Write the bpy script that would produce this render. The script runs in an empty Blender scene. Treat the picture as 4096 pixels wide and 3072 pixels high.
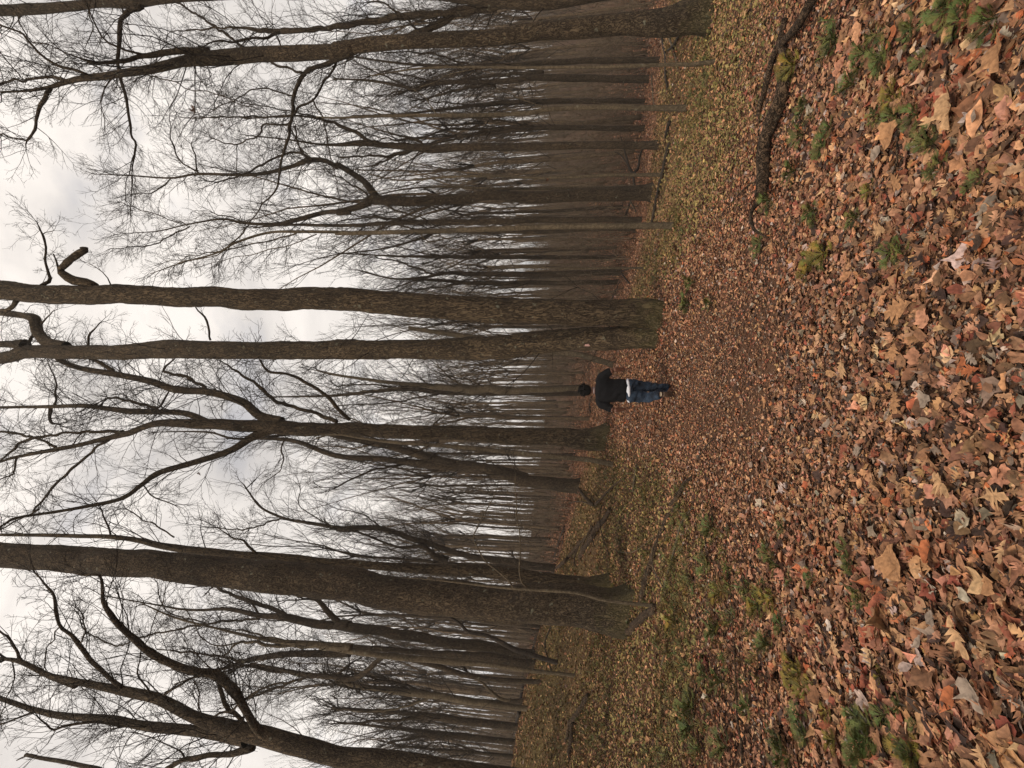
import bpy, math, random
import numpy as np
from mathutils import Vector, Matrix

C = bpy.context.scene
COL = C.collection
rad = math.radians

# ------------------------------------------------------------------ camera, sky, sun, exposure
FPX = 1926.0                      # focal length in pixels of the 4096 wide photograph
PITCH = rad(9.66)
EYE = np.array([0.0, 0.0, 1.5])
FWD = np.array([0.0, math.cos(PITCH), math.sin(PITCH)])
UP = np.array([0.0, -math.sin(PITCH), math.cos(PITCH)])
RT = np.array([1.0, 0.0, 0.0])
cam_data = bpy.data.cameras.new('camera')
cam = bpy.data.objects.new('camera', cam_data)
COL.objects.link(cam)
cam_data.sensor_fit = 'HORIZONTAL'
cam_data.sensor_width = 36.0
cam_data.lens = 36.0 * FPX / 4096.0
cam_data.clip_start = 0.05
cam_data.clip_end = 3000.0
# the phone was held upright and the picture is stored turned on its side: world up points to the left edge
R3 = Matrix((tuple(-UP), tuple(RT), tuple(-FWD))).transposed()
cam.matrix_world = Matrix.Translation(Vector(EYE)) @ R3.to_4x4()
C.camera = cam

world = bpy.data.worlds.new('World')
C.world = world
world.use_nodes = True
SUN_EL, SUN_AZ = rad(48), rad(-150)     # azimuth measured clockwise from +y; behind the camera, to the left


def build_world():
    nt = world.node_tree
    nt.nodes.clear()
    N = nt.nodes.new
    L = nt.links.new
    out = N('ShaderNodeOutputWorld')
    sky = N('ShaderNodeTexSky')
    sky.sky_type = 'NISHITA'
    sky.sun_disc = False
    sky.sun_elevation = SUN_EL
    sky.sun_rotation = SUN_AZ
    b1 = N('ShaderNodeBackground')
    b1.inputs['Strength'].default_value = 0.13
    L(sky.outputs[0], b1.inputs['Color'])
    tc = N('ShaderNodeTexCoord')
    mp = N('ShaderNodeMapping')
    mp.inputs['Scale'].default_value = (1.0, 1.0, 2.2)
    L(tc.outputs['Generated'], mp.inputs['Vector'])
    n1 = N('ShaderNodeTexNoise')
    n1.inputs['Scale'].default_value = 2.6
    n1.inputs['Detail'].default_value = 7
    n1.inputs['Roughness'].default_value = 0.55
    n1.inputs['Distortion'].default_value = 0.5
    L(mp.outputs[0], n1.inputs['Vector'])
    # cloud brightness: cloud deck is thicker overhead, brighter low ahead
    r1 = N('ShaderNodeValToRGB')
    r1.color_ramp.elements[0].position = 0.36
    r1.color_ramp.elements[0].color = (0.50, 0.475, 0.465, 1)
    r1.color_ramp.elements[1].position = 0.60
    r1.color_ramp.elements[1].color = (1.06, 0.985, 0.915, 1)
    L(n1.outputs['Fac'], r1.inputs['Fac'])
    sep = N('ShaderNodeSeparateXYZ')
    L(tc.outputs['Generated'], sep.inputs[0])
    rz = N('ShaderNodeMapRange')
    rz.inputs['From Min'].default_value = 0.35
    rz.inputs['From Max'].default_value = 0.85
    rz.inputs['To Min'].default_value = 1.0
    rz.inputs['To Max'].default_value = 0.0
    L(sep.outputs['Z'], rz.inputs['Value'])
    mx = N('ShaderNodeMix')
    mx.data_type = 'RGBA'
    mx.blend_type = 'MIX'
    L(rz.outputs[0], mx.inputs['Factor'])
    sc = N('ShaderNodeMath')
    sc.operation = 'MULTIPLY'
    sc.inputs[1].default_value = 0.62
    L(rz.outputs[0], sc.inputs[0])
    L(sc.outputs[0], mx.inputs['Factor'])
    L(r1.outputs[0], mx.inputs['A'])
    mx.inputs['B'].default_value = (1.14, 1.07, 1.0, 1)
    b2 = N('ShaderNodeBackground')
    b2.inputs['Strength'].default_value = 0.93
    L(mx.outputs['Result'], b2.inputs['Color'])
    # where the deck is thin the blue shows through
    n2 = N('ShaderNodeTexNoise')
    n2.inputs['Scale'].default_value = 5.5
    n2.inputs['Detail'].default_value = 5
    L(mp.outputs[0], n2.inputs['Vector'])
    r2 = N('ShaderNodeMapRange')
    r2.inputs['From Min'].default_value = 0.30
    r2.inputs['From Max'].default_value = 0.46
    r2.inputs['To Min'].default_value = 0.72
    r2.inputs['To Max'].default_value = 0.97
    L(n2.outputs['Fac'], r2.inputs['Value'])
    ms = N('ShaderNodeMixShader')
    L(r2.outputs[0], ms.inputs['Fac'])
    L(b1.outputs[0], ms.inputs[1])
    L(b2.outputs[0], ms.inputs[2])
    L(ms.outputs[0], out.inputs['Surface'])


build_world()
sun_data = bpy.data.lights.new('sun', 'SUN')
sun_data.energy = 1.9
sun_data.angle = rad(12)
sun_data.color = (1.0, 0.86, 0.68)
sun = bpy.data.objects.new('sun', sun_data)
COL.objects.link(sun)
_sd = Vector((math.sin(SUN_AZ) * math.cos(SUN_EL), math.cos(SUN_AZ) * math.cos(SUN_EL), math.sin(SUN_EL)))
sun.rotation_euler = _sd.to_track_quat('Z', 'Y').to_euler()
vs = C.view_settings
vs.view_transform = 'Standard'
vs.look = 'None'
vs.exposure = 0.18
vs.gamma = 1.0

rng = np.random.default_rng(7)
RNG = random.Random(11)

# ------------------------------------------------------------------ picture <-> place
REG = {'A': (0, 0), 'B': (0, 1000), 'C': (0, 2022), 'D': (1350, 0), 'E': (1350, 1000), 'F': (1350, 2022),
       'G': (2696, 0), 'H': (2696, 1000), 'I': (2696, 2022)}
K = 1400.0 / 2212.0
WS = 4096.0 / 2212.0


def S(reg, x, y):
    if reg == 'W':
        return x * WS, y * WS
    if reg == 'S':
        return x, y
    o = REG[reg]
    return o[0] + x * K, o[1] + y * K


def ray(X, Y):
    return FWD + RT * ((1536.0 - Y) / FPX) + UP * ((2048.0 - X) / FPX)


def at_depth(X, Y, d):
    r = ray(X, Y)
    return EYE + r * (d / r[1])


def project(P):
    q = np.asarray(P, float) - EYE
    z = q @ FWD
    return 2048.0 - (q @ UP) / z * FPX, 1536.0 - (q @ RT) / z * FPX, z


# ------------------------------------------------------------------ terrain
_cp = [(0, 0, 0), (2, 0, -.18), (-2, 0, .2), (0, 3, 0), (2.2, 3, -.2), (-2.2, 3, .22), (0, 6, 0), (4, 4, -.42), (-4, 4, .5),
       (-5, 7, .75), (0, -8, 0), (8, -8, -.8), (-8, -8, 1.0), (-40, -30, 4), (40, -30, -4), (0, -40, 0), (9, 4, -1.0), (-9, 4, 1.5),
       (-60, 20, 9), (60, 20, -5)]
for (X, Y, d) in [(1455, 845, 9.2), (1428, 700, 10.6), (1372, 1320, 10.5), (1545, 25, 10.0), (1308, 945, 16), (1436, 311, 17),
                  (1415, 424, 18.7), (1470, 487, 10.7), (1486, 234, 12), (1340, 600, 30), (1370, 400, 27), (1430, 100, 17),
                  (1345, 100, 42), (1163, 1345, 20), (1108, 1600, 19), (1300, 1600, 10), (1248, 1461, 14), (1252, 1055, 22),
                  (1225, 970, 45), (1240, 850, 45), (1290, 790, 26), (1197, 1190, 35), (1334, 1005, 14), (1390, 600, 18),
                  (1190, 60, 130), (1192, 400, 135), (1190, 700, 135), (1185, 850, 135), (1180, 1100, 135), (1150, 1500, 135),
                  (1330, 250, 40), (1500, 620, 8.5), (1195, 1280, 26), (1150, 1450, 36), (1130, 1620, 34)]:
    _cp.append(tuple(at_depth(X * WS, Y * WS, d)))
for x in (-260, -130, 0, 130, 260):
    _cp.append((x, 260, 17 - x * .02))
    _cp.append((x * 1.5, 480, 15))
_cp = np.array(_cp, float)


def _tps(r2):
    return np.where(r2 > 1e-9, 0.5 * r2 * np.log(np.maximum(r2, 1e-9)), 0.0)


def _warp(x, y):        # far distances are compressed so that the near ground is not over-stiff
    r = np.sqrt(x * x + y * y) + 1e-9
    k = np.log1p(r / 12.0) * 12.0 / r
    return x * k, y * k


_wx, _wy = _warp(_cp[:, 0], _cp[:, 1])
_n = len(_cp)
_A = np.zeros((_n + 3, _n + 3))
_A[:_n, :_n] = _tps((_wx[:, None] - _wx) ** 2 + (_wy[:, None] - _wy) ** 2) + np.eye(_n) * 3.0
_A[:_n, _n] = _A[_n, :_n] = 1
_A[:_n, _n + 1] = _A[_n + 1, :_n] = _wx
_A[:_n, _n + 2] = _A[_n + 2, :_n] = _wy
_w = np.linalg.solve(_A, np.concatenate([_cp[:, 2], [0, 0, 0]]))


def hash3(i, j, k, seed=0):
    h = (i.astype(np.int64) * 374761393 + j.astype(np.int64) * 668265263 + k.astype(np.int64) * 2147483647 + seed * 144665) & 0xffffffff
    h = ((h ^ (h >> 13)) * 1274126177) & 0xffffffff
    return ((h ^ (h >> 16)) & 0xffff) / 65535.0


def vnoise(x, y, z=None, seed=0):
    x = np.asarray(x, float)
    y = np.asarray(y, float)
    z = np.zeros_like(x) if z is None else np.asarray(z, float)
    xi, yi, zi = np.floor(x), np.floor(y), np.floor(z)
    fx, fy, fz = x - xi, y - yi, z - zi
    fx, fy, fz = [f * f * (3 - 2 * f) for f in (fx, fy, fz)]
    r = 0
    for a in (0, 1):
        for b in (0, 1):
            for c in (0, 1):
                r = r + hash3(xi + a, yi + b, zi + c, seed) * (fx if a else 1 - fx) * (fy if b else 1 - fy) * (fz if c else 1 - fz)
    return r


def ground_smooth(x, y):
    x = np.asarray(x, float)
    y = np.asarray(y, float)
    wx, wy = _warp(x, y)
    r2 = (wx[..., None] - _wx) ** 2 + (wy[..., None] - _wy) ** 2
    return _tps(r2) @ _w[:_n] + _w[_n] + _w[_n + 1] * wx + _w[_n + 2] * wy


def ground(x, y):
    x = np.asarray(x, float)
    y = np.asarray(y, float)
    z = ground_smooth(x, y)
    d = np.sqrt(x * x + y * y)
    z = z + (vnoise(x * .9, y * .9, seed=3) - .5) * .07 + (vnoise(x * .25, y * .25, seed=4) - .5) * .22 * np.clip(d / 12, 0, 1) \
        + (vnoise(x * .05, y * .05, seed=5) - .5) * 3.0 * np.clip((d - 30) / 60, 0, 1)
    return z


def on_ground(X, Y):
    """world point where the sight line of picture point X, Y meets the ground"""
    r = ray(X, Y)
    ts = np.linspace(0.6, 80, 1600)
    P = EYE + ts[:, None] * r
    g = ground(P[:, 0], P[:, 1])
    k = np.argmax(P[:, 2] < g)
    if P[k, 2] >= g[k]:          # the line passes over a crest: take the crest
        near = ts < 34
        k = int(np.argmin(np.where(near, P[:, 2] - g, 1e9)[5:])) + 5
        return np.array([P[k, 0], P[k, 1], g[k]])
    return P[k]


# ------------------------------------------------------------------ mesh helpers
def fast_mesh(name, verts, quads=None, tris=None, smooth=True, color=None):
    verts = np.asarray(verts, np.float32)
    me = bpy.data.meshes.new(name)
    q = np.zeros((0, 4), np.int32) if quads is None else np.asarray(quads, np.int32).reshape(-1, 4)
    t = np.zeros((0, 3), np.int32) if tris is None else np.asarray(tris, np.int32).reshape(-1, 3)
    me.vertices.add(len(verts))
    me.vertices.foreach_set('co', verts.ravel())
    nl = q.size + t.size
    me.loops.add(nl)
    me.loops.foreach_set('vertex_index', np.concatenate([q.ravel(), t.ravel()]))
    me.polygons.add(len(q) + len(t))
    me.polygons.foreach_set('loop_start', np.concatenate([np.arange(len(q)) * 4, q.size + np.arange(len(t)) * 3]).astype(np.int32))
    me.polygons.foreach_set('loop_total', np.concatenate([np.full(len(q), 4), np.full(len(t), 3)]).astype(np.int32))
    me.update(calc_edges=True)
    if smooth:
        me.polygons.foreach_set('use_smooth', np.ones(len(q) + len(t), bool))
    if color is not None:
        a = me.attributes.new('Col', 'FLOAT_COLOR', 'POINT')
        c = np.ones((len(verts), 4), np.float32)
        c[:, :3] = color
        a.data.foreach_set('color', c.ravel())
    me.validate()
    return me


def link(name, me, mat=None, parent=None):
    o = bpy.data.objects.new(name, me)
    COL.objects.link(o)
    if mat is not None:
        me.materials.clear()
        me.materials.append(mat)
    if parent is not None:
        o.parent = parent
    return o


def tag(o, label=None, cat=None, group=None, kind=None):
    if label:
        o['label'] = label
    if cat:
        o['category'] = cat
    if group:
        o['group'] = group
    if kind:
        o['kind'] = kind
    return o


def empty(name, loc, label=None, cat=None, group=None):
    o = bpy.data.objects.new(name, None)
    COL.objects.link(o)
    o.location = Vector([float(v) for v in loc])
    o.empty_display_size = 0.2
    return tag(o, label, cat, group)


def tubes(lines, origin=(0, 0, 0)):
    """lines: list of (points Nx3, radii N, sides). Returns verts, quads, tris of all tubes, relative to origin."""
    groups = {}
    for p, r, k in lines:
        groups.setdefault((len(p), k), []).append((p, r))
    V, Q, T, off = [], [], [], 0
    for (n, k), items in groups.items():
        P = np.array([i[0] for i in items], float)
        Rr = np.array([i[1] for i in items], float)
        m = len(items)
        t = np.empty_like(P)
        t[:, 1:-1] = P[:, 2:] - P[:, :-2]
        t[:, 0] = P[:, 1] - P[:, 0]
        t[:, -1] = P[:, -1] - P[:, -2]
        t /= np.linalg.norm(t, axis=2, keepdims=True) + 1e-9
        mean = np.abs(t.mean(axis=1))
        ref = np.zeros((m, 3))
        ref[np.arange(m), np.argmin(mean, axis=1)] = 1
        u = np.cross(t, ref[:, None, :])
        u /= np.linalg.norm(u, axis=2, keepdims=True) + 1e-9
        v = np.cross(t, u)
        a = np.arange(k) * 2 * np.pi / k
        ring = u[:, :, None, :] * np.cos(a)[:, None] + v[:, :, None, :] * np.sin(a)[:, None]
        vv = P[:, :, None, :] + ring * Rr[:, :, None, None]
        V.append(vv.reshape(-1, 3))
        idx = off + np.arange(m * n * k).reshape(m, n, k)
        a0 = idx[:, :-1, :]
        a1 = idx[:, 1:, :]
        Q.append(np.stack([a0, np.roll(a0, -1, 2), np.roll(a1, -1, 2), a1], -1).reshape(-1, 4))
        if k > 3:
            for j in range(1, k - 1):
                T.append(np.stack([idx[:, -1, 0], idx[:, -1, j], idx[:, -1, j + 1]], -1))
                T.append(np.stack([idx[:, 0, 0], idx[:, 0, j + 1], idx[:, 0, j]], -1))
        else:
            T.append(idx[:, -1, :])
            T.append(idx[:, 0, ::-1])
        off += m * n * k
    V = np.concatenate(V) - np.asarray(origin, float)
    return V, np.concatenate(Q), np.concatenate(T)


def resample(P, R, step):
    P = np.asarray(P, float)
    R = np.asarray(R, float)
    seg = np.linalg.norm(np.diff(P, axis=0), axis=1)
    s = np.concatenate([[0], np.cumsum(seg)])
    n = max(3, int(s[-1] / step) + 1)
    # Catmull-Rom through the traced points
    q = np.linspace(0, s[-1], n)
    out = np.empty((n, 3))
    Pe = np.vstack([2 * P[0] - P[1], P, 2 * P[-1] - P[-2]])
    k = np.clip(np.searchsorted(s, q, side='right') - 1, 0, len(P) - 2)
    t = ((q - s[k]) / np.maximum(seg[k], 1e-9))[:, None]
    p0, p1, p2, p3 = Pe[k], Pe[k + 1], Pe[k + 2], Pe[k + 3]
    out = .5 * (2 * p1 + (p2 - p0) * t + (2 * p0 - 5 * p1 + 4 * p2 - p3) * t * t + (3 * p1 - p0 - 3 * p2 + p3) * t ** 3)
    return out, np.interp(q, s, R)


# ------------------------------------------------------------------ materials
def new_mat(name):
    m = bpy.data.materials.new(name)
    m.use_nodes = True
    nt = m.node_tree
    return m, nt, nt.nodes['Principled BSDF'], nt.nodes['Material Output']


def ramp(nt, stops):
    r = nt.nodes.new('ShaderNodeValToRGB')
    while len(r.color_ramp.elements) > 1:
        r.color_ramp.elements.remove(r.color_ramp.elements[-1])
    for i, (p, c) in enumerate(stops):
        e = r.color_ramp.elements[0] if i == 0 else r.color_ramp.elements.new(p)
        e.position = p
        e.color = (*c, 1)
    return r


def bark(name, dark, mid, light, scale=22, stretch=6.0, bump=.8, lichen=.0, moss=False):
    m, nt, bs, out = new_mat(name)
    N, L = nt.nodes.new, nt.links.new
    tc = N('ShaderNodeTexCoord')
    mp = N('ShaderNodeMapping')
    mp.inputs['Scale'].default_value = (1, 1, 1.0 / stretch)
    L(tc.outputs['Object'], mp.inputs['Vector'])
    n1 = N('ShaderNodeTexNoise')
    n1.inputs['Scale'].default_value = scale
    n1.inputs['Detail'].default_value = 6
    n1.inputs['Roughness'].default_value = .62
    n1.inputs['Distortion'].default_value = .6
    L(mp.outputs[0], n1.inputs['Vector'])
    # furrows: broken dark lines where a second stretched noise crosses its middle value
    n2 = N('ShaderNodeTexNoise')
    n2.inputs['Scale'].default_value = scale * .62
    n2.inputs['Detail'].default_value = 3
    n2.inputs['Roughness'].default_value = .7
    n2.inputs['Distortion'].default_value = 1.4
    L(mp.outputs[0], n2.inputs['Vector'])
    sb = N('ShaderNodeMath')
    sb.operation = 'SUBTRACT'
    sb.inputs[1].default_value = .5
    L(n2.outputs['Fac'], sb.inputs[0])
    ab = N('ShaderNodeMath')
    ab.operation = 'ABSOLUTE'
    L(sb.outputs[0], ab.inputs[0])
    vr = N('ShaderNodeMapRange')
    vr.inputs['From Max'].default_value = .085
    L(ab.outputs[0], vr.inputs['Value'])
    mul = N('ShaderNodeMath')
    mul.operation = 'MULTIPLY_ADD'
    L(vr.outputs[0], mul.inputs[0])
    mul.inputs[1].default_value = .42
    ad = N('ShaderNodeMath')
    ad.operation = 'MULTIPLY'
    ad.inputs[1].default_value = .64
    L(n1.outputs['Fac'], ad.inputs[0])
    L(ad.outputs[0], mul.inputs[2])
    r = ramp(nt, [(.30, dark), (.55, mid), (.82, light)])
    L(mul.outputs[0], r.inputs['Fac'])
    col = r.outputs[0]
    big = N('ShaderNodeTexNoise')
    big.inputs['Scale'].default_value = 1.3
    big.inputs['Detail'].default_value = 3
    L(tc.outputs['Object'], big.inputs['Vector'])
    bm = N('ShaderNodeMix')
    bm.data_type = 'RGBA'
    bm.blend_type = 'MULTIPLY'
    br = ramp(nt, [(.3, (.72, .72, .70)), (.7, (1.2, 1.16, 1.08))])
    L(big.outputs['Fac'], br.inputs['Fac'])
    bm.inputs['Factor'].default_value = 1
    L(col, bm.inputs['A'])
    L(br.outputs[0], bm.inputs['B'])
    col = bm.outputs['Result']
    if lichen > 0:
        ln = N('ShaderNodeTexNoise')
        ln.inputs['Scale'].default_value = 7
        ln.inputs['Detail'].default_value = 5
        L(tc.outputs['Object'], ln.inputs['Vector'])
        lr = N('ShaderNodeMapRange')
        lr.inputs['From Min'].default_value = .66
        lr.inputs['From Max'].default_value = .72
        lr.inputs['To Max'].default_value = lichen
        L(ln.outputs['Fac'], lr.inputs['Value'])
        lm = N('ShaderNodeMix')
        lm.data_type = 'RGBA'
        L(lr.outputs[0], lm.inputs['Factor'])
        L(col, lm.inputs['A'])
        lm.inputs['B'].default_value = (.22, .22, .16, 1)
        col = lm.outputs['Result']
    if moss:
        sp = N('ShaderNodeSeparateXYZ')
        L(tc.outputs['Object'], sp.inputs[0])
        mn = N('ShaderNodeTexNoise')
        mn.inputs['Scale'].default_value = 6
        mn.inputs['Detail'].default_value = 5
        L(tc.outputs['Object'], mn.inputs['Vector'])
        sub = N('ShaderNodeMath')
        sub.operation = 'MULTIPLY_ADD'
        sub.inputs[1].default_value = -1.5
        sub.inputs[2].default_value = .75
        L(mn.outputs['Fac'], sub.inputs[0])
        ad2 = N('ShaderNodeMath')
        ad2.operation = 'ADD'
        L(sp.outputs['Z'], ad2.inputs[0])
        L(sub.outputs[0], ad2.inputs[1])
        mr = N('ShaderNodeMapRange')
        mr.inputs['From Min'].default_value = .1
        mr.inputs['From Max'].default_value = .75
        mr.inputs['To Min'].default_value = .42
        mr.inputs['To Max'].default_value = 0
        L(ad2.outputs[0], mr.inputs['Value'])
        mm = N('ShaderNodeMix')
        mm.data_type = 'RGBA'
        L(mr.outputs[0], mm.inputs['Factor'])
        L(col, mm.inputs['A'])
        mm.inputs['B'].default_value = (.075, .068, .022, 1)
        col = mm.outputs['Result']
    L(col, bs.inputs['Base Color'])
    bs.inputs['Roughness'].default_value = .9
    bs.inputs['Specular IOR Level'].default_value = .2
    bp = N('ShaderNodeBump')
    bp.inputs['Strength'].default_value = bump
    bp.inputs['Distance'].default_value = .03
    L(mul.outputs[0], bp.inputs['Height'])
    L(bp.outputs[0], bs.inputs['Normal'])
    return m


def attr_mat(name, rough=.8, spec=.25, translucent=0.0, vein=False, mottled=0.0):
    m, nt, bs, out = new_mat(name)
    N, L = nt.nodes.new, nt.links.new
    at = N('ShaderNodeAttribute')
    at.attribute_name = 'Col'
    col = at.outputs['Color']
    if mottled > 0:
        tc = N('ShaderNodeTexCoord')
        n = N('ShaderNodeTexNoise')
        n.inputs['Scale'].default_value = 55
        n.inputs['Detail'].default_value = 4
        L(tc.outputs['Object'], n.inputs['Vector'])
        r = ramp(nt, [(.34, (1 - mottled,) * 3), (.62, (1 + mottled * .5,) * 3)])
        L(n.outputs['Fac'], r.inputs['Fac'])
        mx = N('ShaderNodeMix')
        mx.data_type = 'RGBA'
        mx.blend_type = 'MULTIPLY'
        mx.inputs['Factor'].default_value = 1
        L(col, mx.inputs['A'])
        L(r.outputs[0], mx.inputs['B'])
        col = mx.outputs['Result']
    L(col, bs.inputs['Base Color'])
    bs.inputs['Roughness'].default_value = rough
    bs.inputs['Specular IOR Level'].default_value = spec
    return m


def plain(name, colr, rough=.8, spec=.25, noise=.0, nscale=40, bump=0.0, col2=None):
    m, nt, bs, out = new_mat(name)
    N, L = nt.nodes.new, nt.links.new
    tc = N('ShaderNodeTexCoord')
    n = N('ShaderNodeTexNoise')
    n.inputs['Scale'].default_value = nscale
    n.inputs['Detail'].default_value = 5
    L(tc.outputs['Object'], n.inputs['Vector'])
    c2 = col2 or tuple(c * (1 + noise) for c in colr)
    c1 = tuple(c * (1 - noise) for c in colr) if col2 is None else colr
    r = ramp(nt, [(.35, c1), (.65, c2)])
    L(n.outputs['Fac'], r.inputs['Fac'])
    L(r.outputs[0], bs.inputs['Base Color'])
    bs.inputs['Roughness'].default_value = rough
    bs.inputs['Specular IOR Level'].default_value = spec
    if bump:
        b = N('ShaderNodeBump')
        b.inputs['Strength'].default_value = bump
        b.inputs['Distance'].default_value = .01
        L(n.outputs['Fac'], b.inputs['Height'])
        L(b.outputs[0], bs.inputs['Normal'])
    return m


M = {
    'oak': bark('bark_furrowed', (.010, .007, .005), (.064, .046, .029), (.135, .10, .064), 26, 4.5, 1.0, .7, moss=True),
    'big': bark('bark_scaly', (.012, .008, .006), (.062, .045, .030), (.13, .098, .065), 30, 2.4, 1.0, .7, moss=True),
    'brown': bark('bark_brown', (.018, .013, .009), (.053, .039, .027), (.10, .076, .052), 30, 4, .8, .5),
    'light': bark('bark_smooth_grey', (.062, .047, .032), (.093, .074, .051), (.14, .112, .078), 12, 1.2, .35, .5),
    'twig': bark('bark_twig', (.014, .011, .009), (.034, .027, .022), (.06, .048, .039), 30, 3, .3),
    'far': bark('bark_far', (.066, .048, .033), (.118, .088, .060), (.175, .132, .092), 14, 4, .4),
    'brush': bark('bark_brush', (.085, .062, .044), (.14, .107, .077), (.21, .165, .12), 14, 4, .3),  # light put into the colour: these stems stand shaded among the trunks
    'log': bark('bark_log', (.010, .007, .005), (.060, .040, .026), (.15, .10, .066), 30, 1.0, 1.0, .3),
}


# ------------------------------------------------------------------ ground sheet
def smooth01(a, b, x):
    t = np.clip((x - a) / (b - a), 0, 1)
    return t * t * (3 - 2 * t)


def path_x(y):
    return np.asarray(y) * 0.0 - .05 + .25 * np.sin(np.asarray(y) * .25)


def olive(x, y):
    """0..1: how much the litter is the small yellow green leaves instead of brown ones"""
    x = np.asarray(x, float)
    y = np.asarray(y, float)
    off = x - path_x(y)
    side = np.where(off > 0, smooth01(1.6, 3.4, off), smooth01(1.0, 2.6, -off))
    n = vnoise(x * .5, y * .5, seed=8)
    d = smooth01(5.5, 8.0, y + np.abs(x) * .35) * (1 - smooth01(18, 22, y - np.clip(-x, 0, 9) * .3))
    return np.clip(side * d * (.55 + 1.0 * n), 0, 1)


def build_ground():
    gx = np.concatenate([-np.geomspace(14, 900, 70)[::-1], np.arange(-13.9, 13.95, .13), np.geomspace(14, 900, 70)])
    gy = np.concatenate([-np.geomspace(3, 400, 30)[::-1], np.arange(-2.9, 22.0, .13), np.geomspace(22.1, 1500, 110)])
    X, Y = np.meshgrid(gx, gy)
    Z = np.empty_like(X)
    for i in range(len(gy)):
        Z[i] = ground(X[i], Y[i])
    V = np.stack([X, Y, Z], -1).reshape(-1, 3)
    ny, nx = X.shape
    I = np.arange(ny * nx).reshape(ny, nx)
    Q = np.stack([I[:-1, :-1], I[:-1, 1:], I[1:, 1:], I[1:, :-1]], -1).reshape(-1, 4)
    ol = olive(V[:, 0], V[:, 1])
    fr = smooth01(26, 60, np.hypot(V[:, 0], V[:, 1]))
    nr = 1 - smooth01(10, 22, np.hypot(V[:, 0], V[:, 1]))
    cc = np.stack([ol, fr, nr], -1)
    me = fast_mesh('ground', V, Q, color=cc)
    m, nt, bs, out = new_mat('leaf_litter_ground')
    N, L = nt.nodes.new, nt.links.new
    tc = N('ShaderNodeTexCoord')
    vo = N('ShaderNodeTexVoronoi')
    vo.inputs['Scale'].default_value = 16
    L(tc.outputs['Object'], vo.inputs['Vector'])
    sep = N('ShaderNodeSeparateColor')
    L(vo.outputs['Color'], sep.inputs[0])
    r1 = ramp(nt, [(0, (.035, .021, .013)), (.3, (.085, .045, .026)), (.55, (.15, .078, .043)), (.8, (.115, .048, .025)), (1, (.24, .165, .105))])
    r2 = ramp(nt, [(0, (.035, .026, .012)), (.3, (.075, .062, .020)), (.6, (.13, .098, .035)), (.8, (.11, .062, .028)), (1, (.20, .16, .07))])
    L(sep.outputs[0], r1.inputs['Fac'])
    L(sep.outputs[0], r2.inputs['Fac'])
    at = N('ShaderNodeAttribute')
    at.attribute_name = 'Col'
    s2 = N('ShaderNodeSeparateColor')
    L(at.outputs['Color'], s2.inputs[0])
    mx = N('ShaderNodeMix')
    mx.data_type = 'RGBA'
    L(s2.outputs[0], mx.inputs['Factor'])
    L(r1.outputs[0], mx.inputs['A'])
    L(r2.outputs[0], mx.inputs['B'])
    # the far hillside is covered in thin brush; its brown is lightened to offset trunk shade
    mf = N('ShaderNodeMix')
    mf.data_type = 'RGBA'
    L(s2.outputs[1], mf.inputs['Factor'])
    L(mx.outputs['Result'], mf.inputs['A'])
    mf.inputs['B'].default_value = (.135, .085, .056, 1)
    # near the camera the sheet is only the damp mould under the modelled leaves
    mn2 = N('ShaderNodeMix')
    mn2.data_type = 'RGBA'
    L(s2.outputs[2], mn2.inputs['Factor'])
    L(mf.outputs['Result'], mn2.inputs['A'])
    mn2.inputs['B'].default_value = (.115, .064, .041, 1)
    mx = mn2
    nb = N('ShaderNodeTexNoise')
    nb.inputs['Scale'].default_value = .35
    nb.inputs['Detail'].default_value = 6
    L(tc.outputs['Object'], nb.inputs['Vector'])
    rb = ramp(nt, [(.35, (.68, .68, .70)), (.65, (1.15, 1.1, 1.05))])
    L(nb.outputs['Fac'], rb.inputs['Fac'])
    mm = N('ShaderNodeMix')
    mm.data_type = 'RGBA'
    mm.blend_type = 'MULTIPLY'
    mm.inputs['Factor'].default_value = 1
    L(mx.outputs['Result'], mm.inputs['A'])
    L(rb.outputs[0], mm.inputs['B'])
    L(mm.outputs['Result'], bs.inputs['Base Color'])
    bs.inputs['Roughness'].default_value = .95
    bs.inputs['Specular IOR Level'].default_value = .1
    nz = N('ShaderNodeTexNoise')
    nz.inputs['Scale'].default_value = 22
    nz.inputs['Detail'].default_value = 6
    L(tc.outputs['Object'], nz.inputs['Vector'])
    bp = N('ShaderNodeBump')
    bp.inputs['Strength'].default_value = 1
    bp.inputs['Distance'].default_value = .05
    L(nz.outputs['Fac'], bp.inputs['Height'])
    L(bp.outputs[0], bs.inputs['Normal'])
    tag(link('ground', me, m), kind='structure', label='woodland floor of leaf mould sloping down to the right')


build_ground()

# ------------------------------------------------------------------ leaves


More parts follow.
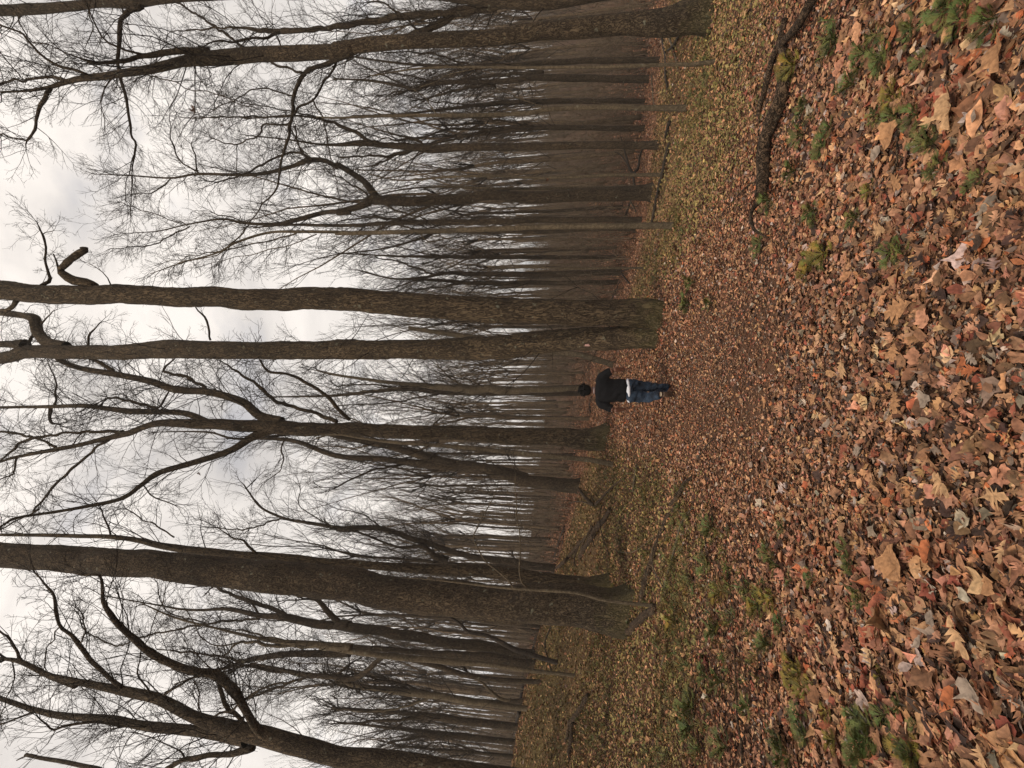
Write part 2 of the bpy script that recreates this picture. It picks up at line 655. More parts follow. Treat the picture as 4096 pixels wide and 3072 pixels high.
def leaf_proto(kind, seed):
    r = np.random.default_rng(seed)
    if kind == 'oak':       # pointed lobes
        t = [0, .10, .20, .27, .36, .42, .52, .58, .70, .76, .88, 1.0]
        w = [.012, .03, .17, .07, .30, .09, .40, .10, .30, .09, .15, .0]
        sh = [0, 0, .05, 0, .08, 0, .10, 0, .10, 0, .06, 0]
        asp = 1.0
    elif kind == 'whiteoak':  # rounded lobes
        t = [0, .12, .22, .29, .38, .45, .55, .62, .74, .80, .92, 1.0]
        w = [.012, .05, .13, .07, .21, .09, .27, .12, .25, .15, .14, .0]
        sh = [0, 0, .03, 0, .05, 0, .05, 0, .05, 0, .02, 0]
        asp = 1.0
    elif kind == 'maple':
        t = [0, .05, .16, .24, .34, .44, .54, .64, .78, .86, 1.0]
        w = [.03, .24, .42, .31, .40, .58, .35, .30, .20, .14, .0]
        sh = [0, -.13, -.04, 0, .06, .10, 0, .02, .02, .03, 0]
        asp = 1.0
    elif kind == 'oval':
        t = [0, .12, .35, .62, .85, 1.0]
        w = [.01, .17, .29, .26, .13, .0]
        sh = [0] * 6
        asp = 1.0
    else:                   # scrap
        t = [0, .45, 1.0]
        w = [.06, .34, .05]
        sh = [0, .04, 0]
        asp = 1.0
    t = np.array(t)
    w = np.array(w) * (1 + r.normal(0, .12, len(t)))
    wl = w * (1 + r.normal(0, .10, len(t)))
    sh = np.array(sh)
    n = len(t)
    bend = r.normal(0, .10)
    cx = bend * (t * (1 - t)) * 2
    ctr = np.stack([cx, t, np.zeros(n)], -1)
    rt = np.stack([cx + w, t + sh, np.zeros(n)], -1)
    lf = np.stack([cx - wl, t + sh, np.zeros(n)], -1)
    V = np.concatenate([lf, ctr, rt])
    V[:, 1] -= .5
    x, y = V[:, 0], V[:, 1]
    a, b, c = r.normal(0, .9), r.normal(0, .45), r.normal(0, .8)
    fold = abs(r.normal(.25, .2))
    V[:, 2] = a * x * x + b * y * y + c * x * y + fold * np.abs(x) + .04 * np.sin(9 * x + 7 * y + seed) + .03 * r.normal(0, 1, len(V))
    i = np.arange(n - 1)
    Q = np.concatenate([np.stack([i, i + n, i + n + 1, i + 1], -1), np.stack([i + n, i + 2 * n, i + 2 * n + 1, i + n + 1], -1)])
    return V, Q, n


PAL = {
    'tan': (.46, .242, .122), 'lighttan': (.55, .335, .185), 'brown': (.195, .094, .052), 'red': (.25, .074, .042),
    'orange': (.43, .140, .058), 'pale': (.43, .335, .275), 'dark': (.058, .032, .023), 'mid': (.30, .152, .082),
    'grey': (.23, .165, .122), 'olive': (.185, .146, .050), 'yellow': (.30, .225, .080), 'green': (.085, .100, .027),
    'salmon': (.44, .212, .125),
}


def rot_mats(yaw, tilt, tdir):
    c, s = np.cos(yaw), np.sin(yaw)
    Rz = np.zeros((len(yaw), 3, 3))
    Rz[:, 0, 0] = c; Rz[:, 0, 1] = -s; Rz[:, 1, 0] = s; Rz[:, 1, 1] = c; Rz[:, 2, 2] = 1
    ax = np.stack([np.cos(tdir), np.sin(tdir), np.zeros_like(tdir)], -1)
    ct, st = np.cos(tilt), np.sin(tilt)
    Kx = np.zeros((len(yaw), 3, 3))
    Kx[:, 0, 2] = ax[:, 1]; Kx[:, 1, 2] = -ax[:, 0]; Kx[:, 2, 0] = -ax[:, 1]; Kx[:, 2, 1] = ax[:, 0]
    I = np.eye(3)[None]
    Rt = I + st[:, None, None] * Kx + (1 - ct)[:, None, None] * (Kx @ Kx)
    return Rt @ Rz


def scatter(protos, P, yaw, tilt, tdir, size, colors):
    """many leaves as arrays: every leaf picks a prototype by its index"""
    Vs, Qs, Cs, off = [], [], [], 0
    which = rng.integers(0, len(protos), len(P))
    for k, (V, Q, n) in enumerate(protos):
        sel = np.where(which == k)[0]
        if not len(sel):
            continue
        Rm = rot_mats(yaw[sel], tilt[sel], tdir[sel])
        sq = 1 + rng.normal(0, .12, (len(sel), 1, 3))
        vv = np.einsum('mij,mvj->mvi', Rm, V[None] * sq * size[sel, None, None]) + P[sel, None, :]
        nv = len(V)
        Vs.append(vv.reshape(-1, 3))
        Qs.append((Q[None] + (off + np.arange(len(sel)) * nv)[:, None, None]).reshape(-1, 4))
        vt = np.ones(nv)
        if n > 5:
            vt[n:2 * n] = .74
            vt[:n] *= 1.08
        Cs.append((colors[sel][:, None, :] * vt[None, :, None]).reshape(-1, 3))
        off += len(sel) * nv
    return np.concatenate(Vs), np.concatenate(Qs), np.concatenate(Cs)


def wedge(n, r0, r1, half):
    r = np.sqrt(rng.uniform(r0 * r0, r1 * r1, n))
    a = rng.uniform(-half, half, n)
    return r * np.sin(a), r * np.cos(a)


def pick_colors(x, y, n):
    names = ['tan', 'lighttan', 'brown', 'red', 'orange', 'pale', 'dark', 'mid', 'grey', 'salmon']
    brown_w = np.array([.17, .06, .20, .07, .035, .04, .10, .19, .04, .15])
    on = ['olive', 'yellow', 'tan', 'brown', 'mid', 'green', 'dark']
    ow = np.array([.29, .24, .15, .11, .10, .05, .06])
    cols = np.array([PAL[k] for k in names])
    ocols = np.array([PAL[k] for k in on])
    c = cols[rng.choice(len(names), n, p=brown_w / brown_w.sum())]
    oc = ocols[rng.choice(len(on), n, p=ow / ow.sum())]
    # the trodden middle of the path: crumbled, greyer leaves
    off = np.abs(x - path_x(y))
    tr = (1 - smooth01(.3, .9, off)) * (1 - smooth01(8, 11, y))
    m = rng.random(n) < tr * .22
    c[m] = np.array([PAL['grey'], PAL['brown'], PAL['dark']])[rng.integers(0, 3, m.sum())]
    o = olive(x, y)
    c = np.where((rng.random(n) < o)[:, None], oc, c)
    # far leaves: a more even russet
    f = smooth01(12, 20, y)[:, None] * .4
    c = c * (1 - f) + np.array([.29, .150, .085]) * f
    return np.clip(c * (1 + rng.normal(0, .2, (n, 1))) * (1 + rng.normal(0, .05, (n, 3))), .01, .8)


LEAF_MAT = attr_mat('dry_leaf', .75, .3, mottled=.35)


def litter(name, label, n, r0, r1, protos, smin, smax, lift, tiltsd, half=.93):
    x, y = wedge(n, r0, r1, half)
    z = ground(x, y) + rng.uniform(.002, lift, n)
    P = np.stack([x, y, z], -1)
    size = rng.uniform(smin, smax, n) * np.exp(rng.normal(0, .2, n))
    size = size * (1 - .28 * (1 - smooth01(.5, 1.5, np.abs(x - path_x(y)))) * (1 - smooth01(7, 10, y)))
    V, Q, Cc = scatter(protos, P, rng.uniform(0, 6.283, n), np.abs(rng.normal(0, tiltsd, n)), rng.uniform(0, 6.283, n), size, pick_colors(x, y, n))
    return V, Q, Cc


def litter_heaps(protos):
    """leaves drifted against the feet of the near trunks"""
    xs, ys, hs = [], [], []
    for X, Y, d, r0 in [(1376, 1320, 10.5, .55), (1428, 692, 10.6, .34), (1420, 735, 10.6, .34), (1545, 40, 10.0, .50), (1308, 945, 16, .55), (1323, 1263, 12.5, .25),
                        (1470, 487, 10.7, .10), (1486, 234, 12, .10), (1334, 1005, 14, .10), (1436, 311, 17, .25), (1415, 424, 18.2, .48), (1555, 132, 8.4, .06)]:
        c = at_depth(X * WS, Y * WS, d)
        n = int(900 * (r0 + .3))
        rr_ = r0 * .85 + np.abs(rng.normal(0, .16 + r0 * .3, n))
        a = rng.uniform(0, 6.283, n)
        xs.append(c[0] + rr_ * np.cos(a))
        ys.append(c[1] + rr_ * np.sin(a))
        hs.append((.05 + .12 * r0) * np.exp(-(rr_ - r0 * .85) / (.10 + r0 * .25)) * rng.uniform(.3, 1, n))
    x, y, h = np.concatenate(xs), np.concatenate(ys), np.concatenate(hs)
    n = len(x)
    P = np.stack([x, y, ground(x, y) + h + rng.uniform(0, .03, n)], -1)
    return scatter(protos, P, rng.uniform(0, 6.283, n), np.abs(rng.normal(0, .5, n)), rng.uniform(0, 6.283, n), rng.uniform(.035, .08, n), pick_colors(x, y, n))


def build_litter():
    near = [leaf_proto('oak', s) for s in (1, 2, 3)] + [leaf_proto('whiteoak', s) for s in (4, 5)] + [leaf_proto('maple', s) for s in (6, 7)] + \
           [leaf_proto('oval', s) for s in (8, 9, 10, 11)]
    small = [leaf_proto('oval', s) for s in range(20, 28)] + [leaf_proto('scrap', s) for s in range(30, 36)]
    far = [leaf_proto('scrap', s) for s in range(40, 50)]
    parts = [litter('', '', 46000, .4, 4.2, small, .018, .050, .020, .38),
             litter('', '', 6500, .5, 3.0, near, .05, .12, .03, .32),
             litter('', '', 6500, 2.8, 4.4, near, .042, .095, .028, .34),
             litter('', '', 9000, 4.0, 8.0, near, .034, .074, .03, .38),
             litter('', '', 60000, 4.0, 8.5, small, .020, .050, .026, .45),
             litter('', '', 95000, 8.0, 15.5, far, .028, .072, .045, .6),
             litter('', '', 80000, 15.0, 30.0, far, .04, .10, .05, .6),
             litter('', '', 26000, 29.0, 55.0, far, .09, .18, .08, .6)]
    parts.append(litter_heaps(small))
    Vs, Qs, Cs, off = [], [], [], 0
    for V, Q, Cc in parts:
        Vs.append(V)
        Qs.append(Q + off)
        Cs.append(Cc)
        off += len(V)
    me = fast_mesh('leaf_litter', np.concatenate(Vs), np.concatenate(Qs), smooth=False, color=np.concatenate(Cs))
    tag(link('leaf_litter', me, LEAF_MAT), 'brown carpet of fallen dry leaves covering the woodland floor', 'leaf litter', kind='stuff')


build_litter()

_leafcache = {}


def big_leaf(reg, x, y, size_px, kind, colname, label, yaw=None, group=None, name=None, tilt=.22):
    X, Y = S(reg, x, y)
    p = on_ground(X, Y)
    d = project(p)[2]
    size = size_px * K / FPX * d * 1.08
    k = (kind, RNG.randint(0, 2))
    V, Q, n = leaf_proto(kind, 100 + 10 * len(kind) + k[1])
    q = 3
    V = V * size
    V[:, 2] *= .7
    # midrib and stalk: a thin raised vein along the middle
    st = np.array([[0, -size * .5, .003], [0.004, -size * .62, .006], [.008, -size * .72, .012]])
    sv, sq, stt = tubes([(st, np.array([.0016, .0013, .0011]), 4)])
    VV = np.concatenate([V, sv])
    base = np.array(PAL[colname]) * (.72 if colname == 'pale' else .92)
    base = base * np.array([1.0, .98, .92])
    cc = np.tile(base, (len(VV), 1))
    cc[n:2 * n] *= .72      # the veins are darker than the blade
    cc[len(V):] *= .6
    me = fast_mesh('leaf', VV, np.concatenate([Q, sq + len(V)]), stt + len(V), smooth=False, color=cc)
    nm = name or {'oak': 'oak_leaf', 'whiteoak': 'oak_leaf', 'maple': 'maple_leaf', 'oval': 'beech_leaf'}[kind]
    o = link(nm, me, LEAF_MAT)
    o.location = (p[0], p[1], float(ground(p[0], p[1])) + .050)
    nrm = Vector((.12, .0, 1)).normalized()
    yaw = RNG.uniform(0, 6.283) if yaw is None else yaw
    o.rotation_euler = (Matrix.Rotation(RNG.uniform(-tilt, tilt), 4, 'X') @ Matrix.Rotation(RNG.uniform(-tilt, tilt), 4, 'Y') @ Matrix.Rotation(yaw, 4, 'Z')).to_euler()
    tag(o, label, 'leaf', group)
    return o


BL = [
    ('H', 1530, 380, 215, 'oak', 'tan', 'biggest golden brown oak leaf on the bare path, just right of its middle', .3),
    ('H', 1490, 955, 160, 'oak', 'tan', 'golden tan oak leaf in the middle of the path, tips pointing left and right', 2.0),
    ('H', 1810, 1480, 215, 'oak', 'lighttan', 'large pale tan oak leaf lying flat at the left edge of the near path', 2.6),
    ('H', 2130, 1565, 200, 'oak', 'lighttan', 'large pale tan oak leaf nearest the bottom, touching a white leaf', 3.4),
    ('H', 1140, 745, 150, 'oak', 'lighttan', 'narrow light tan oak leaf at the centre of the path beside red scraps', 1.2),
    ('H', 935, 940, 105, 'oak', 'tan', 'small star shaped tan oak leaf on the path behind a red brown scrap', .8),
    ('H', 1475, 640, 130, 'oak', 'tan', 'slim golden oak leaf standing between red brown scraps on the path', 1.5),
    ('H', 620, 965, 100, 'whiteoak', 'tan', 'folded tan leaf on the far part of the path, left of the pointed oak leaves', 2.2),
    ('H', 1000, 730, 90, 'oak', 'mid', 'small brown oak leaf just beyond the narrow light tan one', 1.8),
    ('H', 1060, 1080, 90, 'whiteoak', 'pale', 'small whitish lobed leaf on the bare part of the path', 1.2),
    ('H', 1225, 1275, 105, 'oak', 'pale', 'pale grey pointed leaf in the left half of the path', .5),
    ('H', 1420, 1400, 105, 'whiteoak', 'pale', 'pale pinkish grey lobed leaf at the left edge of the path', 1.0),
    ('H', 2040, 680, 110, 'oak', 'pale', 'white curled oak leaf on top of a red leaf near the bottom middle', 2.4),
    ('H', 1910, 730, 115, 'oval', 'orange', 'bright orange red oval leaf under the white curled leaf', 1.1),
    ('H', 2010, 760, 130, 'oak', 'orange', 'rusty orange oak leaf with long points beside the oval orange leaf', .2),
    ('H', 1670, 950, 110, 'maple', 'pale', 'blotched pale grey leaf left of the golden tan leaf on the path', .9),
    ('H', 1240, 930, 80, 'oval', 'tan', 'small round yellow brown leaf at the centre of the path', .4),
    ('H', 1430, 1600, 100, 'oval', 'orange', 'round orange brown leaf left of the path, beside a red one', .1),
    ('H', 1520, 1560, 95, 'oval', 'red', 'round deep red brown leaf left of the path', .7),
    ('I', 1520, 400, 220, 'maple', 'tan', 'broad tan maple leaf with one long point, left foreground beside an orange one', 2.8),
    ('I', 1700, 310, 140, 'maple', 'orange', 'bright orange maple leaf resting against the broad tan maple leaf', 1.2),
    ('I', 1935, 845, 235, 'oak', 'lighttan', 'big light tan oak leaf near the bottom left, points spread like a hand', 2.1),
    ('I', 2090, 470, 180, 'whiteoak', 'tan', 'tan oak leaf with deep notches at the bottom edge, left of the path', 1.9),
    ('I', 1075, 895, 125, 'oak', 'lighttan', 'light tan pointed oak leaf between clubmoss sprigs in the left foreground', 2.5),
    ('I', 960, 1290, 110, 'oak', 'lighttan', 'light tan three pointed leaf touching a small sprig of clubmoss', .9),
    ('I', 1400, 1495, 170, 'whiteoak', 'mid', 'dull brown lobed oak leaf lying between two big clubmoss clumps', 1.4),
    ('I', 1910, 1215, 190, 'oval', 'orange', 'large smooth orange brown leaf near the bottom left corner', .9),
    ('I', 2090, 1225, 180, 'maple', 'pale', 'pale grey blotched leaf next to the large smooth orange leaf', 2.2),
    ('I', 790, 720, 90, 'oval', 'orange', 'small orange leaf beside a bright green clubmoss sprig', .5),
    ('I', 1730, 710, 110, 'maple', 'pale', 'pale pinkish folded leaf above the big light tan oak leaf', .2),
    ('I', 1670, 870, 100, 'oval', 'pale', 'small whitish leaf left of the big light tan oak leaf', 1.2),
    ('I', 2190, 300, 150, 'oak', 'lighttan', 'cream coloured pointed oak leaf cut by the bottom edge, left of the path', 1.7),
    ('I', 2130, 1610, 170, 'oak', 'lighttan', 'cream coloured leaf in the bottom left corner of the forest floor', 1.7),
    ('I', 1180, 590, 90, 'oval', 'red', 'red brown leaf touching the row of dark green clubmoss', .4),
    ('I', 1290, 1110, 110, 'oval', 'red', 'deep red leaf half buried beside yellowing clubmoss', 1.4),
    ('G', 1370, 1450, 165, 'oak', 'lighttan', 'light tan oak leaf lying flat beside a round clubmoss sprig, right of the path', 2.9),
    ('G', 1850, 690, 230, 'maple', 'lighttan', 'largest pale tan maple leaf in the right foreground', 1.6),
    ('G', 1355, 970, 95, 'maple', 'pale', 'small whitish maple leaf in the right foreground', .2),
    ('G', 1835, 935, 90, 'maple', 'orange', 'small bright orange maple leaf beside a clubmoss sprig, right foreground', .2),
    ('G', 1480, 1130, 160, 'oak', 'tan', 'tan oak leaf with a stick across it in the right foreground', 2.2),
    ('G', 1430, 860, 150, 'maple', 'tan', 'broad dull tan leaf behind the upright twig, right foreground', 1.2),
    ('G', 1030, 335, 95, 'oak', 'tan', 'small tan pointed leaf beyond the clubmoss, far right', .6),
    ('G', 2160, 350, 230, 'maple', 'tan', 'broad tan leaf cut off by the bottom edge, right foreground', 1.9),
    ('G', 1440, 230, 120, 'oval', 'orange', 'orange red oval leaf above a feathery clubmoss clump, far right foreground', .9),
    ('G', 1425, 410, 80, 'oval', 'orange', 'small orange pink leaf on the edge of a feathery clubmoss clump', .2),
    ('G', 2010, 720, 120, 'oval', 'pale', 'white grey leaf beside the largest pale tan maple leaf', 2.4),
    ('G', 1500, 350, 100, 'oval', 'pale', 'thin white leaf standing up beside small pink leaf, far right', 2.0),
    ('G', 800, 630, 80, 'oak', 'tan', 'tan leaf lying against the thick rotten log', 2.0),
    ('G', 660, 1560, 80, 'oak', 'tan', 'small tan leaf at the near end of the thick rotten log', 1.2),
]
for b in BL:
    big_leaf(*b[:7], yaw=b[7])


# ------------------------------------------------------------------ clubmoss
def moss_mesh(seed, n_arm=13, detail=True):
    r = np.random.default_rng(seed)
    V, T, Cc = [], [], []
    g0 = np.array([.058, .074, .018])

    def blade(p, q, w, col):
        d = q - p
        s = np.cross(d, [0, 0, 1.0])
        s = s / (np.linalg.norm(s) + 1e-9) * w * (.62 if detail else 1.0)
        i = len(V)
        V.extend([p - s, p + s, q + s * .35, q - s * .35])
        T.append((i, i + 1, i + 2, i + 3))
        Cc.extend([col] * 4)
    for a in range(n_arm):
        an = 6.283 * a / n_arm + r.normal(0, .2)
        el = r.uniform(.15, 1.0)
        ln = r.uniform(.045, .085)
        d = np.array([math.cos(an) * math.cos(el), math.sin(an) * math.cos(el), math.sin(el)])
        p0 = np.array([0, 0, r.uniform(.0, .02)])
        p1 = p0 + d * ln * .45
        col = g0 * r.uniform(.6, 1.6) * np.array([1 + r.uniform(-.15, .45), 1, 1])
        blade(p0, p1, .0028, col)
        for b in range(4 if detail else 2):
            sp = (b - 1.5) * .33 if detail else (b - .5) * .6
            c, s = math.cos(sp), math.sin(sp)
            e = np.array([d[0] * c - d[1] * s, d[0] * s + d[1] * c, d[2] * .8 + .05])
            q = p1 + e * ln * r.uniform(.45, .75) - np.array([0, 0, .008])
            blade(p1 - d * ln * .15 * (b % 2), q, .0026, col * 1.12)
            if detail:
                for side in (-.6, -.3, .3, .6):
                    c2, s2 = math.cos(sp + side), math.sin(sp + side)
                    e2 = np.array([d[0] * c2 - d[1] * s2, d[0] * s2 + d[1] * c2, d[2] * .8])
                    m = (p1 + q) / 2
                    blade(m, m + e2 * ln * .32, .0022, col * 1.2)
    return np.array(V), np.array(T), np.clip(np.array(Cc), 0, 1)


MOSS = attr_mat('clubmoss_green', .6, .3)
_mm = []
for s in range(6):
    V, T, Cc = moss_mesh(60 + s, 17 + s % 5)
    if s >= 4:
        Cc = Cc * np.array([1.8, 1.3, .9])
    me = fast_mesh('clubmoss', V, T, smooth=False, color=Cc)
    me.materials.append(MOSS)
    _mm.append(me)


def put_moss(x, y, label, group, sc, yellow=False):
    o = bpy.data.objects.new('clubmoss', _mm[RNG.choice((4, 5) if yellow else (0, 1, 2, 3))])
    COL.objects.link(o)
    o.location = (float(x), float(y), float(ground(x, y)) + .025)
    o.rotation_euler = (RNG.uniform(-.2, .2), RNG.uniform(-.2, .2) + .1, RNG.uniform(0, 6.28))
    o.scale = (sc, sc, sc * RNG.uniform(.8, 1.1))
    tag(o, label, 'clubmoss', group)


MP = [('I', 1140, 280, 1.5, 0), ('I', 1165, 375, 1.2, 0), ('I', 1215, 540, 1.4, 0), ('I', 1270, 605, 1.3, 0), ('I', 710, 390, 1.4, 0), ('I', 790, 475, 1.1, 0),
      ('I', 930, 465, 1.2, 0), ('I', 650, 590, 1.6, 1), ('I', 570, 640, 1.5, 1), ('I', 510, 610, 1.4, 0), ('I', 730, 760, 1.6, 0), ('I', 650, 885, 1.7, 0),
      ('I', 815, 1000, 1.9, 1), ('I', 795, 1095, 1.6, 1), ('I', 860, 1150, 1.3, 1), ('I', 240, 1090, 1.8, 0), ('I', 340, 1120, 1.8, 0), ('I', 510, 1290, 1.5, 0),
      ('I', 1030, 1300, 1.3, 1), ('I', 860, 1330, 1.6, 0), ('I', 880, 1430, 1.9, 0), ('I', 700, 1470, 1.9, 0), ('I', 1300, 1390, 2.0, 0),
      ('I', 1240, 1490, 2.2, 0), ('I', 1320, 1480, 2.2, 0), ('I', 1400, 1330, 1.7, 0), ('I', 1560, 1530, 2.2, 1), ('I', 1600, 1600, 2.0, 0), ('I', 1300, 1600, 2.3, 0),
      ('I', 1400, 1090, 1.1, 1), ('I', 150, 1280, 2.0, 0), ('I', 150, 1400, 2.3, 0), ('I', 280, 790, 1.7, 0), ('I', 270, 140, 1.7, 0), ('I', 720, 140, 1.2, 0),
      ('I', 650, 310, 1.2, 0), ('I', 320, 560, 1.4, 1), ('I', 230, 370, 1.5, 0), ('I', 30, 740, 1.6, 1), ('I', 1500, 1280, 1.4, 0), ('I', 370, 1530, 2.2, 0),
      ('I', 740, 1600, 2.2, 0), ('I', 1060, 1490, 1.6, 1),
      ('G', 1390, 340, 2.0, 0), ('G', 1200, 525, 1.8, 0), ('G', 1470, 590, 1.8, 1), ('G', 1610, 720, 1.8, 0), ('G', 1700, 890, 1.9, 0), ('G', 1770, 1020, 1.7, 0),
      ('G', 1230, 1370, 1.6, 0), ('G', 980, 910, 1.6, 0), ('G', 940, 1330, 1.6, 0), ('G', 800, 1075, 1.8, 0), ('G', 1440, 725, 1.4, 0), ('G', 1560, 170, 2.0, 0),
      ('G', 1800, 70, 2.4, 0), ('G', 1880, 120, 2.0, 0), ('G', 2140, 100, 2.6, 0), ('G', 2060, 1110, 1.3, 0), ('G', 990, 1600, 1.7, 1), ('G', 1450, 1590, 1.6, 0), ('G', 1290, 1200, 1.2, 1),
      ('G', 860, 685, 1.5, 0), ('G', 1060, 245, 2.0, 0), ('G', 800, 400, 1.8, 1), ('G', 1040, 800, 1.5, 0), ('G', 850, 845, 1.6, 0), ('G', 1250, 330, 1.7, 0),
      ('G', 1340, 720, 1.3, 0), ('G', 640, 1260, 1.6, 0), ('G', 580, 1540, 1.6, 0), ('G', 1640, 380, 1.3, 0), ('G', 1500, 1600, 1.5, 0),
      ('H', 930, 60, 1.6, 1), ('H', 880, 130, 1.3, 1), ('H', 110, 330, 1.6, 0), ('H', 260, 330, 1.4, 0), ('H', 150, 200, 1.6, 0)]
for (rg, x, y, sc, ye) in MP:
    p = on_ground(*S(rg, x, y))
    sc = 118 * sc * K / FPX * project(p)[2] / .15
    if rg == 'I':
        lb, gp = ('yellowing clubmoss sprig spread like a star on the leaves, left foreground', 'yellowing clubmoss in the left foreground') if ye else \
            ('dark green feathery clubmoss sprig among the leaves, left foreground', 'green clubmoss in the left foreground')
    else:
        lb, gp = ('yellow green clubmoss sprig among the leaves, right foreground', 'yellow green clubmoss in the right foreground') if ye else \
            ('dark green feathery clubmoss sprig among the leaves, right foreground', 'green clubmoss in the right foreground')
    put_moss(p[0], p[1], lb, gp, sc, ye)
    if RNG.random() < .6:
        put_moss(p[0] + RNG.uniform(-.07, .07), p[1] + RNG.uniform(-.1, .1), lb, gp, sc * .7, ye)


def far_moss():
    Vb, Tb, Cb = moss_mesh(90, 14, detail=False)
    n0 = 13000
    x, y = wedge(n0, 3.0, 17, .9)
    off = x - path_x(y)
    dens = np.where(off > 0, smooth01(1.5, 3.5, off), smooth01(1.2, 2.4, -off)) * (vnoise(x * 1.1, y * 1.1, seed=21) > .50) * (vnoise(x * .35, y * .35, seed=22) > .36)
    dens = dens * (1 - .55 * smooth01(9, 15, y))
    keep = rng.random(n0) < dens * np.where(off < 0, .95, .6)
    x, y = x[keep], y[keep]
    n = len(x)
    P = np.stack([x, y, ground(x, y) + .035], -1)
    Rm = rot_mats(rng.uniform(0, 6.28, n), np.abs(rng.normal(0, .2, n)), rng.uniform(0, 6.28, n))
    sc = rng.uniform(.8, 1.6, n)
    V = (np.einsum('mij,vj->mvi', Rm, Vb) * sc[:, None, None] + P[:, None]).reshape(-1, 3)
    T = (Tb[None] + (np.arange(n) * len(Vb))[:, None, None]).reshape(-1, 4)
    tint = np.stack([rng.uniform(.9, 2.0, n), rng.uniform(.85, 1.2, n), rng.uniform(.7, 1.4, n)], -1)
    Cc = (Cb[None] * tint[:, None]).reshape(-1, 3)
    me = fast_mesh('ground_cover', V, T, smooth=False, color=np.clip(Cc, 0, 1))
    tag(link('ground_cover', me, MOSS), 'low green clubmoss growing through the leaves beyond the foreground', 'ground cover', kind='stuff')


far_moss()


# ------------------------------------------------------------------ trees traced from the photograph
def parse(s):
    """'F 1344 800 120, 1242 650 90; C ...' -> [(X, Y, w)] in photograph pixels"""
    out, reg = [], None
    for tok in s.replace(';', ',').split(','):
        f = tok.split()
        if f[0].isalpha():
            reg, f = f[0], f[1:]
        x, y, w = [float(v) for v in f]
        X, Y = S(reg, x, y)
        out.append((X, Y, w * (WS if reg == 'W' else K)))
    return out


SPREAD = 1.0


def grow(lines, p, d, ln, r, level, rr, k=3, up=.25, droop=0.0):
    """one branch with its side branches, appended to lines"""
    n = (7, 6, 4, 3)[min(level, 3)]
    pts = [p]
    dd = d.copy()
    step = ln / (n - 1)
    for i in range(n - 1):
        dd = dd + rr.normal(0, .17 * SPREAD, 3)
        dd[2] += up * .14 + (1 - SPREAD) * .30
        dd /= math.sqrt(dd @ dd)
        pts.append(pts[-1] + dd * step)
    pts = np.array(pts)
    rs = np.linspace(r, max(r * .3, .0022), n)
    lines.append((pts, rs, k if r > .012 else 3))
    if level >= 3:
        return
    m = (7, 5, 4)[level]
    m = max(2, int(m * rr.uniform(.7, 1.25)))
    for j in range(m):
        t = rr.uniform(.18, .97)
        f = t * (n - 1)
        i = min(int(f), n - 2)
        q = pts[i] + (pts[i + 1] - pts[i]) * (f - i)
        ax = pts[i + 1] - pts[i]
        ax /= math.sqrt(ax @ ax)
        v = rr.normal(0, 1, 3)
        v -= ax * (v @ ax)
        v /= math.sqrt(v @ v) + 1e-9
        a = rr.uniform(.45, .95) * SPREAD
        nd = ax * math.cos(a) + v * math.sin(a)
        grow(lines, q, nd, ln * rr.uniform(.32, .6) * (1.15 - .5 * t), max(.0026, r * .5), level + 1, rr, k, up)


def sprout(lines, P, R, rr, spacing, t0, size, start_level=1, minr=.0036):
    """side branches all along a traced limb"""
    seg = np.linalg.norm(np.diff(P, axis=0), axis=1)
    s = np.concatenate([[0], np.cumsum(seg)])
    L = s[-1]
    q = t0 * L + rr.uniform(0, spacing)
    while q < L:
        i = min(np.searchsorted(s, q) - 1, len(P) - 2)
        i = max(i, 0)
        f = (q - s[i]) / max(seg[i], 1e-6)
        p = P[i] + (P[i + 1] - P[i]) * f
        ax = (P[i + 1] - P[i]) / max(seg[i], 1e-6)
        r = R[i]
        v = rr.normal(0, 1, 3)
        v -= ax * (v @ ax)
        v /= math.sqrt(v @ v) + 1e-9
        a = rr.uniform(.5, 1.1) * (.5 + .5 * SPREAD)
        nd = ax * math.cos(a) + v * math.sin(a)
        ln = size * rr.uniform(.4, 1.35) * (.65 + min(r, .12) * 6)
        grow(lines, p + v * r * .6, nd, ln, min(max(minr * 1.5, ln * .0085), r * .7), start_level, rr)
        q += spacing * (.42 if SPREAD == 1 else .5) * rr.uniform(.5, 1.5)
    # the end fans out
    ax = P[-1] - P[-2]
    ax /= np.linalg.norm(ax)
    for _ in range(3):
        nd = ax + rr.normal(0, .4, 3)
        nd /= np.linalg.norm(nd)
        grow(lines, P[-1], nd, size * rr.uniform(.5, 1.0), max(minr * 1.4, R[-1] * .75), start_level, rr)


